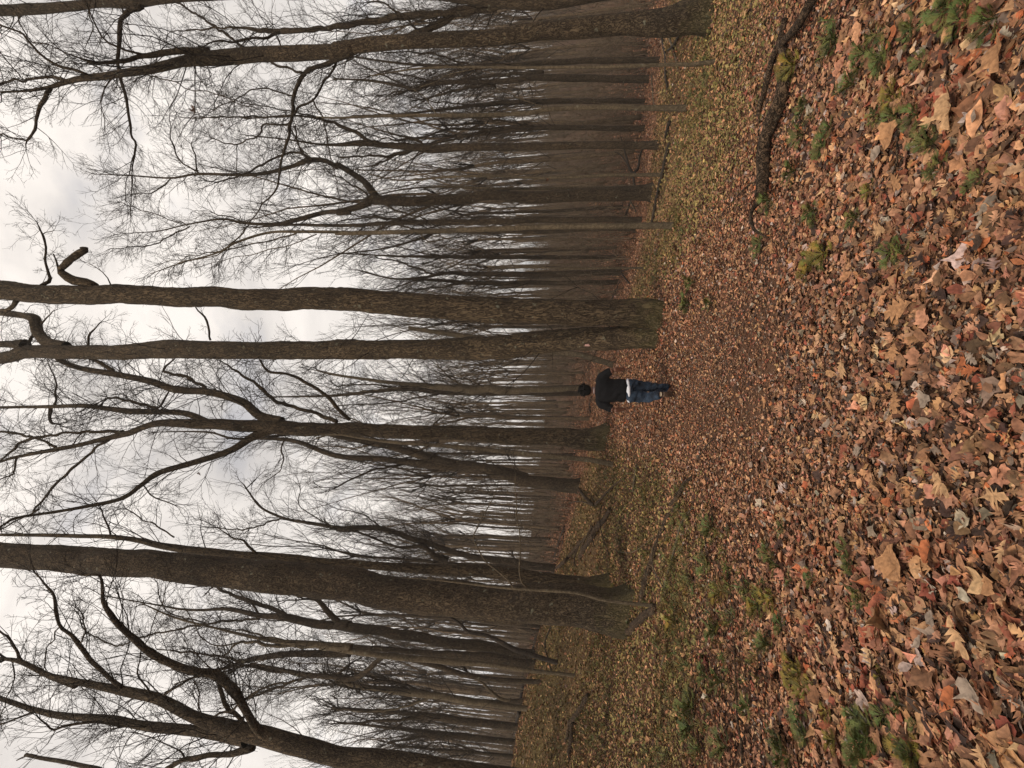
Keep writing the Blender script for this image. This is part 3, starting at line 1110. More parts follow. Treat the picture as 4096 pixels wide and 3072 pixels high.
def rough_trunk(P, R, sides, lump, seed, flare_roots=0.0, ridges=0.0):
    """trunk skin with uneven outline, root flare and furrowed bark standing out of the surface"""
    n = len(P)
    t = np.gradient(P, axis=0)
    t /= np.linalg.norm(t, axis=1, keepdims=True)
    u = np.cross(t, [0, 1.0, 0.0])
    u /= np.linalg.norm(u, axis=1, keepdims=True)
    v = np.cross(t, u)
    a = np.arange(sides) * 2 * np.pi / sides
    ca, sa = np.cos(a), np.sin(a)
    D = u[:, None] * ca[None, :, None] + v[:, None] * sa[None, :, None]
    zz = P[:, None, 2] + 0 * a
    s = np.concatenate([[0], np.cumsum(np.linalg.norm(np.diff(P, axis=0), axis=1))])[:, None] + 0 * a
    Rm = R[:, None] * (1 + lump * ((vnoise(ca[None] * 1.3 + 5 + 0 * s, sa[None] * 1.3 + 0 * s, s * .9, seed) - .5) * 1.3
                                   + (vnoise(ca[None] * 3 + 5 + 0 * s, sa[None] * 3 + 0 * s, s * 3, seed + 1) - .5) * .6))
    if ridges:
        kx = R.max() * 22
        nn = vnoise(ca[None] * kx + 50 + 0 * s, sa[None] * kx + 50 + 0 * s, s * 5.0, seed + 2)
        nn2 = vnoise(ca[None] * kx * 2 + 50 + 0 * s, sa[None] * kx * 2 + 50 + 0 * s, s * 11.0, seed + 3)
        Rm = Rm + ridges * (np.abs(nn - .5) * 2 - .4 + .5 * (nn2 - .5))
    if flare_roots:
        h = np.exp(-np.maximum(s - .3, 0) / .32)
        lob = (.5 + .5 * np.cos(a * 5 + seed)) ** 2 + .5 * (.5 + .5 * np.cos(a * 3 + seed * 2.1))
        Rm = Rm * (1 + flare_roots * h * (.15 + lob[None, :] * .8))
    V = P[:, None] + D * Rm[..., None]
    I = np.arange(n * sides).reshape(n, sides)
    Q = np.stack([I[:-1], np.roll(I[:-1], -1, 1), np.roll(I[1:], -1, 1), I[1:]], -1).reshape(-1, 4)
    c = len(V.reshape(-1, 3))
    VV = np.concatenate([V.reshape(-1, 3), P[-1:]])
    j = np.arange(sides)
    T = np.stack([I[-1][j], I[-1][(j + 1) % sides], np.full(sides, c)], -1)
    return VV, Q, T


def trace_tree(name, label, depth, trunk, limbs=(), mat='brown', twig=1.0, spacing=.34, size=1.3, t0=.0, trunk_t0=.5, near=False,
               cat='tree', group=None, dead=False, ridges=0.0, extend=True, base_out=False, lean=0.0, seed=None, flare=None):
    seed = seed if seed is not None else sum(ord(c) for c in label)
    rr = np.random.default_rng(seed)
    tr = parse(trunk)
    P = np.array([at_depth(X, Y, depth + lean * i) for i, (X, Y, w) in enumerate(tr)])
    R = np.array([w * .5 / FPX * project(p)[2] for (X, Y, w), p in zip(tr, P)])
    base = P[0].copy()
    gz = float(ground(base[0], base[1]))
    if base_out:
        # the foot is outside the picture: carry the trunk down to the ground
        if gz < base[2] - .2:
            k = (base[2] - gz)
            dn = P[0] - P[1]
            dn = dn / max(-dn[2], .2) * k
            P = np.vstack([P[0] + np.array([dn[0] * .5, 0, -k]), P])
            R = np.concatenate([[R[0] * 1.25], R])
        base = P[0].copy()
        gz = float(ground(base[0], base[1]))
    P[0, 2] = min(P[0, 2], gz)
    base = np.array([P[0, 0], P[0, 1], gz])
    P = np.vstack([P[0] - np.array([0, 0, .35]), P])
    R = np.concatenate([[R[0] * 1.05], R])
    if extend and tr[-1][0] < 60 and R[-1] > .035:
        d = P[-1] - P[-2]
        d /= np.linalg.norm(d)
        for k, f in enumerate((.8, .55, .25)):
            P = np.vstack([P, P[-1] + (d + rr.normal(0, .08, 3)) * 2.2])
            R = np.concatenate([R, [R[-1] * f]])
    Pt, Rt = resample(P, R, .035 if ridges else (.06 if near else .16))
    Pt = Pt + (np.stack([vnoise(Pt[:, 2] * 1.1, Pt[:, 2] * 0, seed=seed), vnoise(Pt[:, 2] * 1.1, Pt[:, 2] * 0, seed=seed + 1), Pt[:, 2] * 0 + .5], -1) - .5) * Rt[:, None] * .35
    sides = 56 if ridges else (20 if near else 10)
    V, Q, T = rough_trunk(Pt, Rt, sides, .18, seed % 97, flare or (.42 if near else .3), ridges)
    root = empty(name, base, label, cat, group)
    me = fast_mesh('trunk', V - base, Q, T)
    o = link('trunk', me, M[mat], root)
    tw = []
    done = [(np.array([project(p)[0] for p in P]), np.array([project(p)[1] for p in P]), P)]
    for ls in limbs:
        bare = ls.startswith('!')
        lt = parse(ls.lstrip('!'))
        # leave the nearest traced stem at its own depth
        best = None
        for (xs, ys, pp) in done:
            for a in range(len(pp) - 1):
                for f in np.linspace(0, 1, 6):
                    x = xs[a] + (xs[a + 1] - xs[a]) * f
                    y = ys[a] + (ys[a + 1] - ys[a]) * f
                    dd = (x - lt[0][0]) ** 2 + (y - lt[0][1]) ** 2
                    if best is None or dd < best[0]:
                        best = (dd, pp[a] + (pp[a + 1] - pp[a]) * f)
        d0 = best[1][1]
        drift = rr.uniform(-.38, .38)
        LP = []
        acc = 0.0
        prev = None
        for (X, Y, w) in lt:
            q = at_depth(X, Y, d0)
            if prev is not None:
                acc += float(np.linalg.norm(q - prev))
            prev = q
            LP.append(at_depth(X, Y, d0 + max(-.35 * d0, drift * acc)))
        LP = np.array(LP)
        LR = np.array([max(.004, w * .5 / FPX * project(p)[2]) for (X, Y, w), p in zip(lt, LP)])
        done.append((np.array([v[0] for v in lt]), np.array([v[1] for v in lt]), LP))
        if lt[-1][0] < 40 and LR[-1] > .02 and extend:
            d = LP[-1] - LP[-2]
            d /= np.linalg.norm(d)
            LP = np.vstack([LP, LP[-1] + d * 1.5, LP[-1] + d * 2.8])
            LR = np.concatenate([LR, [LR[-1] * .6, LR[-1] * .25]])
        Pl, Rl = resample(LP, LR, .14)
        kn = (vnoise(np.arange(len(Pl)) * .9, np.zeros(len(Pl)), seed=seed + len(done)) - .5)
        jit = np.stack([vnoise(np.arange(len(Pl)) * .45, np.zeros(len(Pl)), seed=seed + len(done) * 7 + c) for c in range(3)], -1) - .5
        jit[0] = 0
        Pl = Pl + jit * .09
        if Rl.max() > .13:
            Pl, Rl = resample(LP, LR, .05 if ridges else .1)
            lv, lq, ltr = rough_trunk(Pl, Rl, 48 if ridges else 20, .16, (seed + 11) % 97, 0.0, ridges)
        else:
            lv, lq, ltr = tubes([(Pl, Rl * (1 + .25 * kn), 9)])
        lo = link('limb', fast_mesh('limb', lv - base, lq, ltr), M[mat], root)
        if not dead and not bare:
            sprout(tw, Pl, Rl, rr, spacing / twig, t0, size)
    if not dead and trunk_t0 < 1:
        sprout(tw, Pt[::4], Rt[::4], rr, spacing * 1.6 / twig, trunk_t0, size)
    if tw:
        v, q, t = tubes(tw)
        link('twigs', fast_mesh('twigs', v - base, q, t), M['twig'], root)
    return root


trace_tree('big_tree', 'widest furrowed trunk, moss at its foot, on the leafy slope left of the path', 10.5,
           'W 1376 1320 102, 1344 1319 98, 1242 1314 86, 1071 1299 73, 729 1265 67, 376 1227 60, 0 1200 52, -400 1165 42, -900 1130 30',
           [], 'big', trunk_t0=.93, near=True, ridges=.014)
trace_tree('woodland_tree', 'straight ridged trunk touching the right side of the widest trunk', 12.5,
           'W 1323 1263 40, 1242 1262 35; F 1000 430 80, 500 400 62, 0 362 52; C 1650 325 52, 1100 265 42, 700 200 28, 0 185 18',
           ['C 1660 330 20, 1560 250 14, 1530 215 12, 1470 210 9, 1380 130 6', 'C 700 195 14, 690 140 12, 640 20 8', 'C 1100 200 10, 800 20 6', 'F 600 410 20, 200 395 14, 0 370 10'],
           'oak', trunk_t0=.45, near=True)
trace_tree('twin_trunk_tree', 'tall tree with two furrowed trunks in a narrow V, right of the walker', 10.6,
           'W 1428 692 62; E 1950 400 168, 1500 400 160, 1000 372 155, 500 334 150, 0 316 138; B 1500 306 132, 900 290 120, 500 281 120, 0 255 118, -700 215 80',
           ['E 2040 548 168, 1990 550 158, 1900 550 148, 1700 560 140, 1500 565 146, 1200 595 148, 1000 617 145, 500 627 126, 0 627 118; B 2212 628 118, 1500 635 110, 1050 628 118, 700 648 90, 350 643 90, 150 650 80, 0 685 70, -500 720 50',
            '!B 600 235 55, 480 190 58, 380 130 40, 410 85 42, 470 45 42, 530 0 42; A 520 1562 44',
            '!B 370 120 14, 350 60 10, 335 25 8', 'B 240 240 20, 310 190 20, 300 120 16, 285 0 13; A 270 1490 12, 240 1410 5',
            'B 420 610 60, 300 585 66, 240 520 66, 215 440 62, 150 415 38, 0 395 38',
            'B 560 605 12, 565 550 14, 590 500 9, 650 455 5', 'B 110 310 30, 50 380 22, 0 385 20', 'B 260 470 12, 300 420 8, 360 380 4', 'B 160 600 70, 60 595 40, 0 595 40, -300 600 30', 'B 220 530 22, 190 585 18',
            'B 1330 570 12, 1305 440 14, 1230 360 8', 'A 270 1480 6, 340 1460 4', 'B 700 220 8, 640 130 5, 560 90 3'],
           'oak', trunk_t0=.95, near=True, ridges=.014, spacing=.5, size=1.0)
trace_tree('broad_crowned_tree', 'dark tree with wide spreading limbs standing left of the walker', 16,
           'E 1650 1190 150, 1560 1187 125, 1400 1182 112, 1000 1165 100, 500 1150 85, 0 1130 80; B 1900 1130 82, 1700 1118 88, 1600 1110 74, 1250 1100 62, 1100 1095 48, 1000 1095 42, 900 1120 38, 800 1160 38, 600 1210 28, 350 1260 25, 100 1310 18, 0 1340 13',
           ['B 1780 1085 60, 1650 1050 56, 1550 970 50, 1450 930 48, 1300 895 45, 1100 880 45, 950 830 42, 700 780 38, 500 745 32, 370 690 30, 330 620 14',
            'B 1740 1130 60, 1600 1180 50, 1450 1270 42, 1200 1350 38, 1000 1410 34, 900 1480 27, 770 1570 26, 550 1620 22, 350 1655 18; C 100 80 16, 0 135 12',
            'B 1300 1085 45, 1200 1040 38, 1100 1025 36, 850 1020 38, 700 1005 32, 530 985 28, 300 990 22, 0 995 15',
            'B 700 1190 20, 600 1260 16, 400 1440 16, 220 1640 12; C 250 20 10, 0 150 8',
            'B 780 1150 22, 500 1150 16, 200 1195 18, 80 1270 14, 0 1330 10', 'B 350 1245 18, 250 1200 14, 130 1165 16, 0 1150 14',
            'B 1300 885 24, 1270 850 20, 1170 800 20, 1050 770 15, 1030 755 14, 1090 690 8', 'B 720 775 26, 650 720 24, 590 690 12', 'B 990 1000 18, 850 960 16, 690 930 14',
            'B 2130 1085 26, 1900 1000 22, 1750 960 22, 1650 870 22, 1500 770 14, 1400 700 8', 'B 2212 1075 24, 2070 930 24, 1850 800 18, 1700 770 15, 1640 700 10',
            'B 320 1000 22, 310 1080 18, 370 1105 7', 'B 340 985 14, 360 850 10, 300 700 5', 'B 900 1480 8, 960 1560 9, 1110 1610 6', 'B 1800 1200 10, 1780 1270 9, 1790 1360 7, 1700 1440 5', 'B 1000 1000 14, 1060 890 10, 1100 860 6',
            'E 560 1165 12, 620 1090 10, 700 1030 6', 'B 460 1230 8, 500 1170 6', 'B 110 1310 12, 90 1400 9, 0 1450 8'],
           'oak', trunk_t0=.45, near=True, ridges=.010, spacing=.33, size=1.35)
trace_tree('leaning_tree', 'brown tree forking into two stems, leaning right, behind the dead brush', 22,
           'E 1515 1500 88, 1300 1470 80, 1150 1445 78, 900 1385 52, 600 1360 45, 300 1325 38, 0 1305 34; B 1900 1220 28, 1750 1192 22, 1480 1190 14, 1300 1150 12, 1000 1150 6',
           ['E 1200 1440 60, 1000 1390 62, 700 1345 58, 500 1290 52, 300 1235 42, 0 1175 34; B 2000 1150 20, 1700 1180 16', 'E 420 1350 16, 200 1400 12, 0 1500 10', 'E 300 1230 14, 150 1190 12, 0 1160 10', 'E 800 1370 14, 560 1410 12, 380 1380 9, 200 1330 6'],
           'brown', trunk_t0=.4, twig=.8, size=1.6)
trace_tree('slender_tree', 'thin pale grey stem rising beside the clubmoss left of the dark tree', 14,
           'E 1775 1362 30, 1600 1330 32, 1300 1300 32, 1000 1270 30, 700 1240 26, 300 1210 20, 0 1165 14; B 2000 1190 10',
           ['E 1010 1265 8, 870 1290 6, 740 1330 4'], 'light', trunk_t0=.5, near=True, twig=.6)
trace_tree('peeling_bark_tree', 'pale tree with peeling patches on its bark, standing far ahead above the walker', 30,
           'E 1560 868 34, 1200 885 42, 1000 880 58, 850 880 52, 600 862 36, 300 835 22, 0 790 16; B 2000 760 10',
           ['E 820 870 20, 700 800 10, 600 700 5', 'E 620 860 14, 400 870 10, 100 900 6'], 'light', trunk_t0=.3, twig=.9, size=2.0)
trace_tree('woodland_tree', 'darker brown stem close behind the pale peeling tree', 34,
           'E 1560 905 30, 1200 905 34, 700 900 36, 400 880 27, 0 918 18; B 1900 925 12, 1650 930 6',
           ['E 500 890 14, 200 850 10, 0 860 8', 'E 700 900 12, 350 960 9, 0 985 6'], 'brown', trunk_t0=.3, twig=.8, size=2.0)
trace_tree('dead_leaning_tree', 'bare pale dead trunk leaning right behind the twin trunks', 20,
           'E 1730 722 32, 1630 690 42, 1520 658 34, 1300 640 30, 1000 575 32, 700 530 30, 450 488 22', [], 'light', dead=True, lean=.12)
trace_tree('forked_tree', 'dark tree whose trunk splits high into two wide arms, on the right', 18.2,
           'E 2000 -362 70; D 2000 1222 105, 1900 1225 92, 1500 1240 76, 1200 1245 70, 1050 1235 64, 900 1240 60, 600 1275 60, 300 1272 58, 220 1262 62, 150 1300 40, 0 1340 36; A 2212 1335 32, 2060 1340 28, 1870 1392 28, 1750 1415 22, 1540 1410 18, 1400 1385 12, 1180 1420 9, 1000 1460 7, 800 1475 4',
           ['D 250 1255 55, 170 1150 38, 100 1100 32, 0 1040 32; A 2130 1055 30, 2050 1015 28, 1950 1015 32, 1850 1050 24, 1700 1090 22, 1550 1105 20, 1250 1100 15, 1080 1125 12, 830 1110 8, 600 1100 4',
            'A 1950 1000 18, 1870 960 14, 1750 990 13, 1550 1090 11, 1370 1155 8', 'A 1260 1095 10, 1150 1020 9, 1090 900 7, 1070 700 4', 'A 1250 1090 10, 1220 950 9, 1200 900 6', 'A 1080 1130 8, 980 1210 7, 840 1230 4',
            'A 1540 1410 8, 1440 1370 7, 1340 1345 6', 'D 300 1290 14, 400 1340 12, 560 1390 8', 'A 1180 1420 7, 900 1330 5, 760 1280 4', 'D 190 1235 14, 60 1150 10, 0 1120 8',
            'A 1200 1430 8, 1000 1530 8, 920 1560 6, 700 1570 4', 'A 1930 990 12, 1860 870 8, 1840 790 6'],
           'brown', trunk_t0=.6, near=True, spacing=.3, size=1.5)
trace_tree('knotty_grey_tree', 'slim grey knotty stem rooted in yellow green leaves, right of the twin trunks', 10.8,
           'D 2175 1425 40, 2000 1425 36, 1500 1430 37, 1000 1445 34, 500 1465 30, 0 1475 24; A 2212 1470 20, 1900 1465 18, 1700 1470 16, 1500 1530 14, 1370 1600 10; B 1150 80 8, 950 150 4',
           ['A 1550 1440 10, 1450 1530 8, 1330 1620 6; B 1100 90 4', 'A 1900 1465 10, 1600 1540 8, 1300 1600 6, 1050 1659 4', 'D 520 1460 10, 590 1520 8, 750 1500 5', 'A 2000 1480 7, 1850 1540 6, 1550 1620 5; B 1330 80 3'],
           'light', trunk_t0=.35, near=True, size=1.1)
trace_tree('woodland_tree', 'brown trunk with a rough patch right beside the slim knotty grey stem', 22,
           'D 1905 1390 40, 1500 1390 38, 900 1400 38, 500 1405 30, 0 1425 20; A 1850 1420 15, 1600 1440 8', ['D 600 1400 14, 300 1380 10, 100 1360 7', 'D 400 1400 12, 200 1370 9, 0 1400 7'], 'brown', trunk_t0=.4, twig=.8, size=1.8)
trace_tree('woodland_tree', 'straight dark trunk with many upright forks, second right of the high fork', 17,
           'D 2072 912 56, 1900 912 48, 1500 920 44, 1000 928 46, 600 940 46, 520 930 44, 300 915 34, 150 905 40, 0 915 20; A 2000 910 13, 1800 880 9, 1550 855 6',
           ['D 560 940 22, 400 968 22, 300 985 14, 0 1000 9', 'D 260 905 26, 200 890 26, 120 840 24, 0 790 20; A 2100 770 16, 1950 745 13, 1750 740 10, 1500 740 8, 1180 750 5', 'D 400 960 14, 250 1040 10, 130 1060 6', 'D 560 925 12, 480 880 18, 350 880 9, 150 850 6', 'A 2100 770 10, 1900 720 8, 1500 640 6, 1400 600 4'],
           'brown', trunk_t0=.5, near=True, spacing=.3, size=1.5)
trace_tree('slender_tree', 'smooth grey green pole standing in the yellow green leaves, right half', 12,
           'G 92 683 34; D 1900 682 31, 1600 680 29, 1350 690 30, 1200 715 30, 1000 722 25, 700 727 23, 300 732 18, 0 745 12; A 2000 740 8',
           ['D 630 725 8, 580 650 7, 480 560 5', 'D 1350 690 8, 1200 640 6, 1000 560 5'], 'light', trunk_t0=.55, near=True, twig=.7)
trace_tree('woodland_tree', 'dark stem running close behind the smooth grey green pole', 26,
           'D 1900 645 30, 1350 640 30, 1000 655 28, 850 670 22, 600 700 15, 400 720 10, 100 730 6', ['D 900 665 10, 600 640 8, 400 600 5'], 'brown', trunk_t0=.3, twig=.8, size=1.8)
trace_tree('crooked_sapling', 'crooked thin mossy sapling in front of the dark trunks at the right', 8.4,
           'G 292 383 27, 200 395 25, 100 408 26, 0 405 24; D 1900 415 24, 1650 425 20, 1500 425 19, 1200 428 18, 800 425 15, 500 435 12, 200 480 7',
           ['D 900 425 7, 700 480 5, 520 560 4'], 'light', trunk_t0=.6, near=True, size=.9, twig=.6)
trace_tree('woodland_tree', 'dark trunk whose foot ends at a fallen log, beside the crooked sapling', 21,
           'D 2068 377 34, 1900 378 36, 1600 383 34, 1350 395 30, 1000 415 26, 800 420 20, 400 400 14, 0 345 8', ['D 850 420 12, 600 340 10, 300 330 6', 'D 600 410 9, 350 440 7, 100 520 5'], 'brown', trunk_t0=.4, twig=.9, size=1.7)
trace_tree('woodland_tree', 'broad brown trunk among the fallen logs, splitting into several stems at mid height', 24,
           'D 2050 500 46, 1850 500 44, 1300 490 42, 1000 515 28, 750 520 26, 600 530 30, 480 565 28, 430 548 22, 200 510 15, 0 500 10; A 2100 500 6',
           ['D 1300 460 26, 1100 470 22, 850 495 18, 620 530 14, 300 600 8', 'D 1000 540 20, 800 560 18, 560 620 10', 'D 480 565 12, 300 480 9, 100 380 6', 'D 650 525 12, 400 470 8, 150 430 5'], 'brown', trunk_t0=.5, twig=1, size=1.7)
trace_tree('woodland_tree', 'thick stem behind the thin poles, forking below the bright sky, right half', 25,
           'D 1960 812 34, 1350 808 28, 1100 810 27, 950 825 26, 820 862 15, 700 890 11, 500 930 7', ['D 960 820 16, 750 815 14, 600 850 10, 480 880 7', 'D 1200 790 14, 900 740 10, 600 700 6'], 'brown', trunk_t0=.4, twig=.9, size=1.8)
trace_tree('slender_tree', 'thin upright stem between the dark trunk and the high forked tree', 15.5,
           'D 2050 1104 20, 1700 1108 19, 1300 1125 18, 1000 1112 17, 700 1118 14, 400 1140 9, 200 1100 5', ['D 600 1120 7, 400 1180 6, 150 1230 4'], 'light', trunk_t0=.4, twig=.7, near=True)
trace_tree('slender_tree', 'pale speckled stem hugging the high forked tree', 19.5,
           'D 1950 1180 22, 1500 1190 20, 1000 1192 18, 700 1180 14, 400 1200 9, 150 1260 5', [], 'light', trunk_t0=.4, twig=.7)
trace_tree('right_edge_tree', 'large smooth trunk with a swollen mossy foot, nearest the right edge', 10,
           'G 240 95 215, 100 110 175; D 2050 140 150, 1800 150 118, 1500 168 122, 1000 232 88, 500 262 88, 0 300 78; A 2212 305 80, 1900 335 86, 1500 352 92, 1280 375 78, 1150 392 58, 900 445 50, 750 468 46, 550 488 38, 430 515 30, 300 555 22, 150 575 14, 0 582 10',
           ['A 1330 325 50, 1200 318 40, 1050 335 36, 900 355 30, 820 382 26, 650 395 20, 560 395 14, 480 350 10, 420 320 8, 300 270 6, 200 265 4',
            'A 900 345 18, 830 325 14, 720 280 12, 650 245 11, 590 130 9, 560 60 7', 'A 560 478 22, 500 455 20, 420 430 17, 320 380 15, 180 260 13, 130 200 12, 0 160 11',
            'A 420 512 24, 300 482 18, 150 505 14, 0 530 12', 'A 320 560 26, 290 600 22, 250 690 20, 210 810 16, 170 890 12, 90 870 8, 0 853 7', 'A 170 890 8, 165 950 5', 'A 920 460 8, 980 400 6, 1050 300 5',
            'A 740 470 12, 690 490 10, 650 600 6, 660 800 4', 'A 640 450 10, 610 410 8, 560 400 7', 'A 160 510 7, 60 410 6, 0 330 5', 'A 1480 395 8, 1350 430 6, 1180 400 4', 'A 930 470 8, 1200 560 6, 1420 620 5, 1700 735 4'],
           'big', trunk_t0=.55, near=True, ridges=.007, spacing=.26, size=1.25, flare=.75)
trace_tree('edge_limb_tree', 'tree at the very right edge, its long limb arching across the forest canopy', 12.5,
           'W 1575 -60 60, 1400 -40 44, 1180 0 34, 1050 -2 28, 900 -20 26; A 2212 -60 45, 1600 -50 50, 1100 -8 62, 850 12 66, 600 18 56, 400 42 56, 200 62 60, 0 68 58, -500 40 40',
           ['D 1350 20 50, 1200 25 48, 1000 40 46, 850 68 48, 700 115 42, 560 190 40, 400 240 36, 200 295 32, 0 370 34; A 2212 345 30, 2100 385 28, 1920 460 26, 1860 600 24, 1845 720 22, 1840 800 20, 1790 1000 14, 1770 1100 13, 1740 1200 11, 1650 1300 8, 1570 1420 6',
            'D 1000 25 36, 900 45 34, 700 75 38, 400 105 40, 100 148 34, 0 155 32; A 2212 155 28, 2050 175 28, 1750 200 34, 1600 182 22, 1500 172 13, 1200 190 7, 1050 210 4', 'A 1780 200 20, 1650 243 16, 1400 258 11, 1250 295 6',
            'A 900 40 34, 780 95 30, 755 150 26, 750 300 22, 755 480 19, 790 630 17, 820 760 15, 845 900 12, 850 980 11, 830 1100 7, 825 1350 4', 'A 790 105 12, 760 50 10, 730 30 8',
            'A 1910 460 14, 1700 390 15, 1500 270 15, 1300 130 14, 1100 0 12', 'D 10 365 14; A 2080 480 14, 2050 510 14, 1975 620 13, 1900 670 13, 1845 725 15, 1770 740 12, 1500 742 8, 1200 750 5',
            'D 510 200 14, 430 120 13, 350 60 12, 290 20 11, 200 25 8', 'A 1850 605 10, 1750 580 9, 1600 560 8, 1500 620 7, 1350 690 6', 'A 1840 780 14, 1660 790 10, 1640 850 9, 1500 910 8, 1340 880 6', 'A 1975 625 10, 2040 750 9, 2080 950 7, 2140 1200 5',
            'A 850 975 6, 800 1200 4, 830 1400 3', 'A 1860 800 12, 1880 920 9, 1960 1000 6', 'A 590 20 12, 570 100 8, 580 180 6, 540 290 4', 'A 150 70 12, 130 150 8, 200 260 6, 350 270 4', 'A 1500 910 6, 1498 1100 4'],
           'brown', trunk_t0=.62, near=True, base_out=True, spacing=.32, size=1.3)
trace_tree('spreading_tree', 'heavy dark tree at the left edge with thick crooked limbs', 9,
           'F 760 1690 120; F 500 1640 118, 200 1600 112, 0 1580 108; C 1900 1530 112, 1700 1482 112, 1600 1455 108, 1400 1400 92, 1250 1340 72, 1000 1230 64, 800 1180 60, 600 1135 42, 450 1105 36, 300 1070 30, 130 985 28, 0 965 18',
           ['C 1690 1470 60, 1640 1430 56, 1600 1370 50, 1530 1240 50, 1450 1130 52, 1350 1070 54, 1100 1000 42, 900 910 42, 800 810 38, 730 720 34, 650 600 24, 640 460 14, 520 430 8',
            'C 1560 1470 90, 1350 1440 70, 1200 1420 60, 900 1390 56, 700 1350 46, 400 1330 36, 220 1290 30, 0 1220 26',
            'C 780 1160 30, 650 1040 24, 500 870 24, 380 740 18, 340 570 16, 280 500 12, 220 430 8', 'C 1600 1530 50, 1550 1545 44, 1400 1570 36, 1170 1610 32, 1050 1659 28', 'C 1560 1425 30, 1500 1340 26, 1430 1250 26, 1370 1110 22, 1350 1080 16',
            'C 450 1110 22, 480 1140 40, 380 1110 24, 300 1080 14', 'C 140 985 18, 60 850 14, 0 780 10', 'C 800 1390 18, 600 1380 16, 400 1400 14, 340 1420 12, 250 1350 8', 'C 220 1300 16, 130 1340 12, 0 1380 8',
            'C 380 740 9, 350 830 8, 290 900 7, 285 1020 6', 'C 500 880 10, 550 800 10, 510 700 7', 'C 980 1210 12, 880 1080 10, 890 960 7, 1000 650 5, 1100 450 4', 'C 1330 1350 16, 1500 1270 14, 1700 1150 12, 1900 1090 10', 'C 1020 1210 14, 1200 1110 12, 1400 1050 8, 1700 960 5',
            'C 1170 1610 12, 1130 1550 9, 1030 1510 7, 850 1440 5', 'C 300 1075 10, 100 980 8, 90 1100 7, 0 1330 6', 'C 1640 1400 10, 1300 1000 7, 1200 900 5', 'C 1300 1350 9, 1220 1100 7'],
           'big', trunk_t0=.65, near=True, base_out=True, spacing=.3, size=1.15)
trace_tree('dead_limb_tree', 'dead snapped stem poking in at the top left corner of the canopy', 12,
           'W 1250 1800 26, 900 1740 24, 700 1700 20; C 800 1690 30, 600 1656 28, 400 1620 25, 250 1595 20, 160 1575 20', ['C 240 1600 12, 190 1580 14, 120 1605 6'], 'brown', dead=True, base_out=True, extend=False)
trace_tree('woodland_tree', 'straight brown trunk left of the widest trunk, a broken stub at its side', 20,
           'F 1240 950 64, 900 890 66, 500 830 64, 0 757 60; C 2212 762 58, 2000 745 50, 1800 702 42, 1650 695 32, 1450 655 22, 1300 660 17, 1150 655 14, 1000 630 10, 650 570 6',
           ['C 1820 700 28, 1700 640 26, 1500 580 22, 1350 510 16', 'C 1640 712 14, 1300 750 12, 900 830 11, 740 885 9, 540 790 7, 500 690 5', 'C 2140 740 40, 2080 680 36, 2010 600 28, 1960 590 18', 'C 1300 740 8, 1050 660 7, 990 480 5', 'C 1640 690 12, 1600 620 10, 1470 520 6'],
           'brown', trunk_t0=.5, spacing=.32, size=1.5)
trace_tree('slender_tree', 'pale knotty stem bowed to the right, rooted in the yellow green leaves at left', 14,
           'F 1530 1080 18, 1400 1062 20, 1300 1052 22, 1000 1012 30, 700 985 36, 400 960 37, 200 940 36, 0 905 36; C 2212 900 48, 1900 868 34, 1700 850 22, 1400 785 15, 1100 705 12, 900 620 7',
           ['C 1960 880 24, 1750 885 22, 1530 860 16, 1420 940 10', 'C 2180 910 30, 1900 880 14, 1500 780 10', 'C 1550 860 10, 1320 870 7, 1150 640 4'], 'light', trunk_t0=.5, near=True, size=1.2, spacing=.4)
trace_tree('woodland_tree', 'dark trunk between the straight brown trunk and the pale bowed stem', 19,
           'F 1220 1010 58, 900 960 62, 600 935 36, 400 920 30, 0 890 34; C 2212 938 48, 1900 935 40, 1600 970 30, 1450 1020 22, 1300 1060 14, 1100 1130 8',
           ['C 1560 985 18, 1300 940 12, 1000 910 7', 'C 2160 1070 24, 2000 1085 26, 1850 1055 24, 1700 1040 24, 1550 1005 20', 'C 1930 1090 16, 1700 1170 14, 1500 1250 10'], 'brown', trunk_t0=.5, twig=.9, size=1.5)
trace_tree('curving_tree', 'dark stem bending sharply sideways before rising, left of the pale bowed stem', 17,
           'F 1260 1110 26, 900 1090 30, 600 1010 34, 350 950 34, 270 970 34, 180 1050 34, 100 1092 32, 0 1090 30; C 2212 1092 28, 2000 1075 26, 1850 1050 20, 1600 1000 12', ['C 2100 1080 14, 2212 1000 16'], 'brown', trunk_t0=.7, twig=.7)
trace_tree('woodland_tree', 'grey stem with a dead branch at its side, left of the pale bowed stem', 18,
           'F 1290 1295 28, 1100 1272 34, 700 1215 40, 300 1165 34, 0 1112 26; C 2212 1110 18', ['F 1100 1225 16, 1030 1215 20, 970 1170 16, 900 1120 14, 820 1060 12', 'F 600 1210 14, 300 1300 12, 0 1290 10'], 'light', trunk_t0=.4, twig=.9, size=1.6)
trace_tree('woodland_tree', 'brown tree with two upright stems near the left end of the slope crest', 20,
           'F 1120 1225 26, 1000 1250 40, 800 1232 46, 500 1185 44, 300 1160 34, 100 1148 26, 0 1130 20; C 2212 1150 14', ['F 650 1210 20, 400 1130 14, 100 1060 8', 'F 500 1180 14, 250 1080 9, 0 1060 6'], 'brown', trunk_t0=.4, twig=1, size=1.6)
trace_tree('woodland_tree', 'brown stem splitting into a narrow fork, third from the left edge', 21,
           'F 1050 1385 38, 700 1348 46, 550 1325 36, 300 1302 24, 0 1285 16; C 2100 1280 10', ['F 640 1340 26, 400 1350 20, 100 1375 12, 0 1370 9'], 'brown', trunk_t0=.3, twig=1, size=1.6)
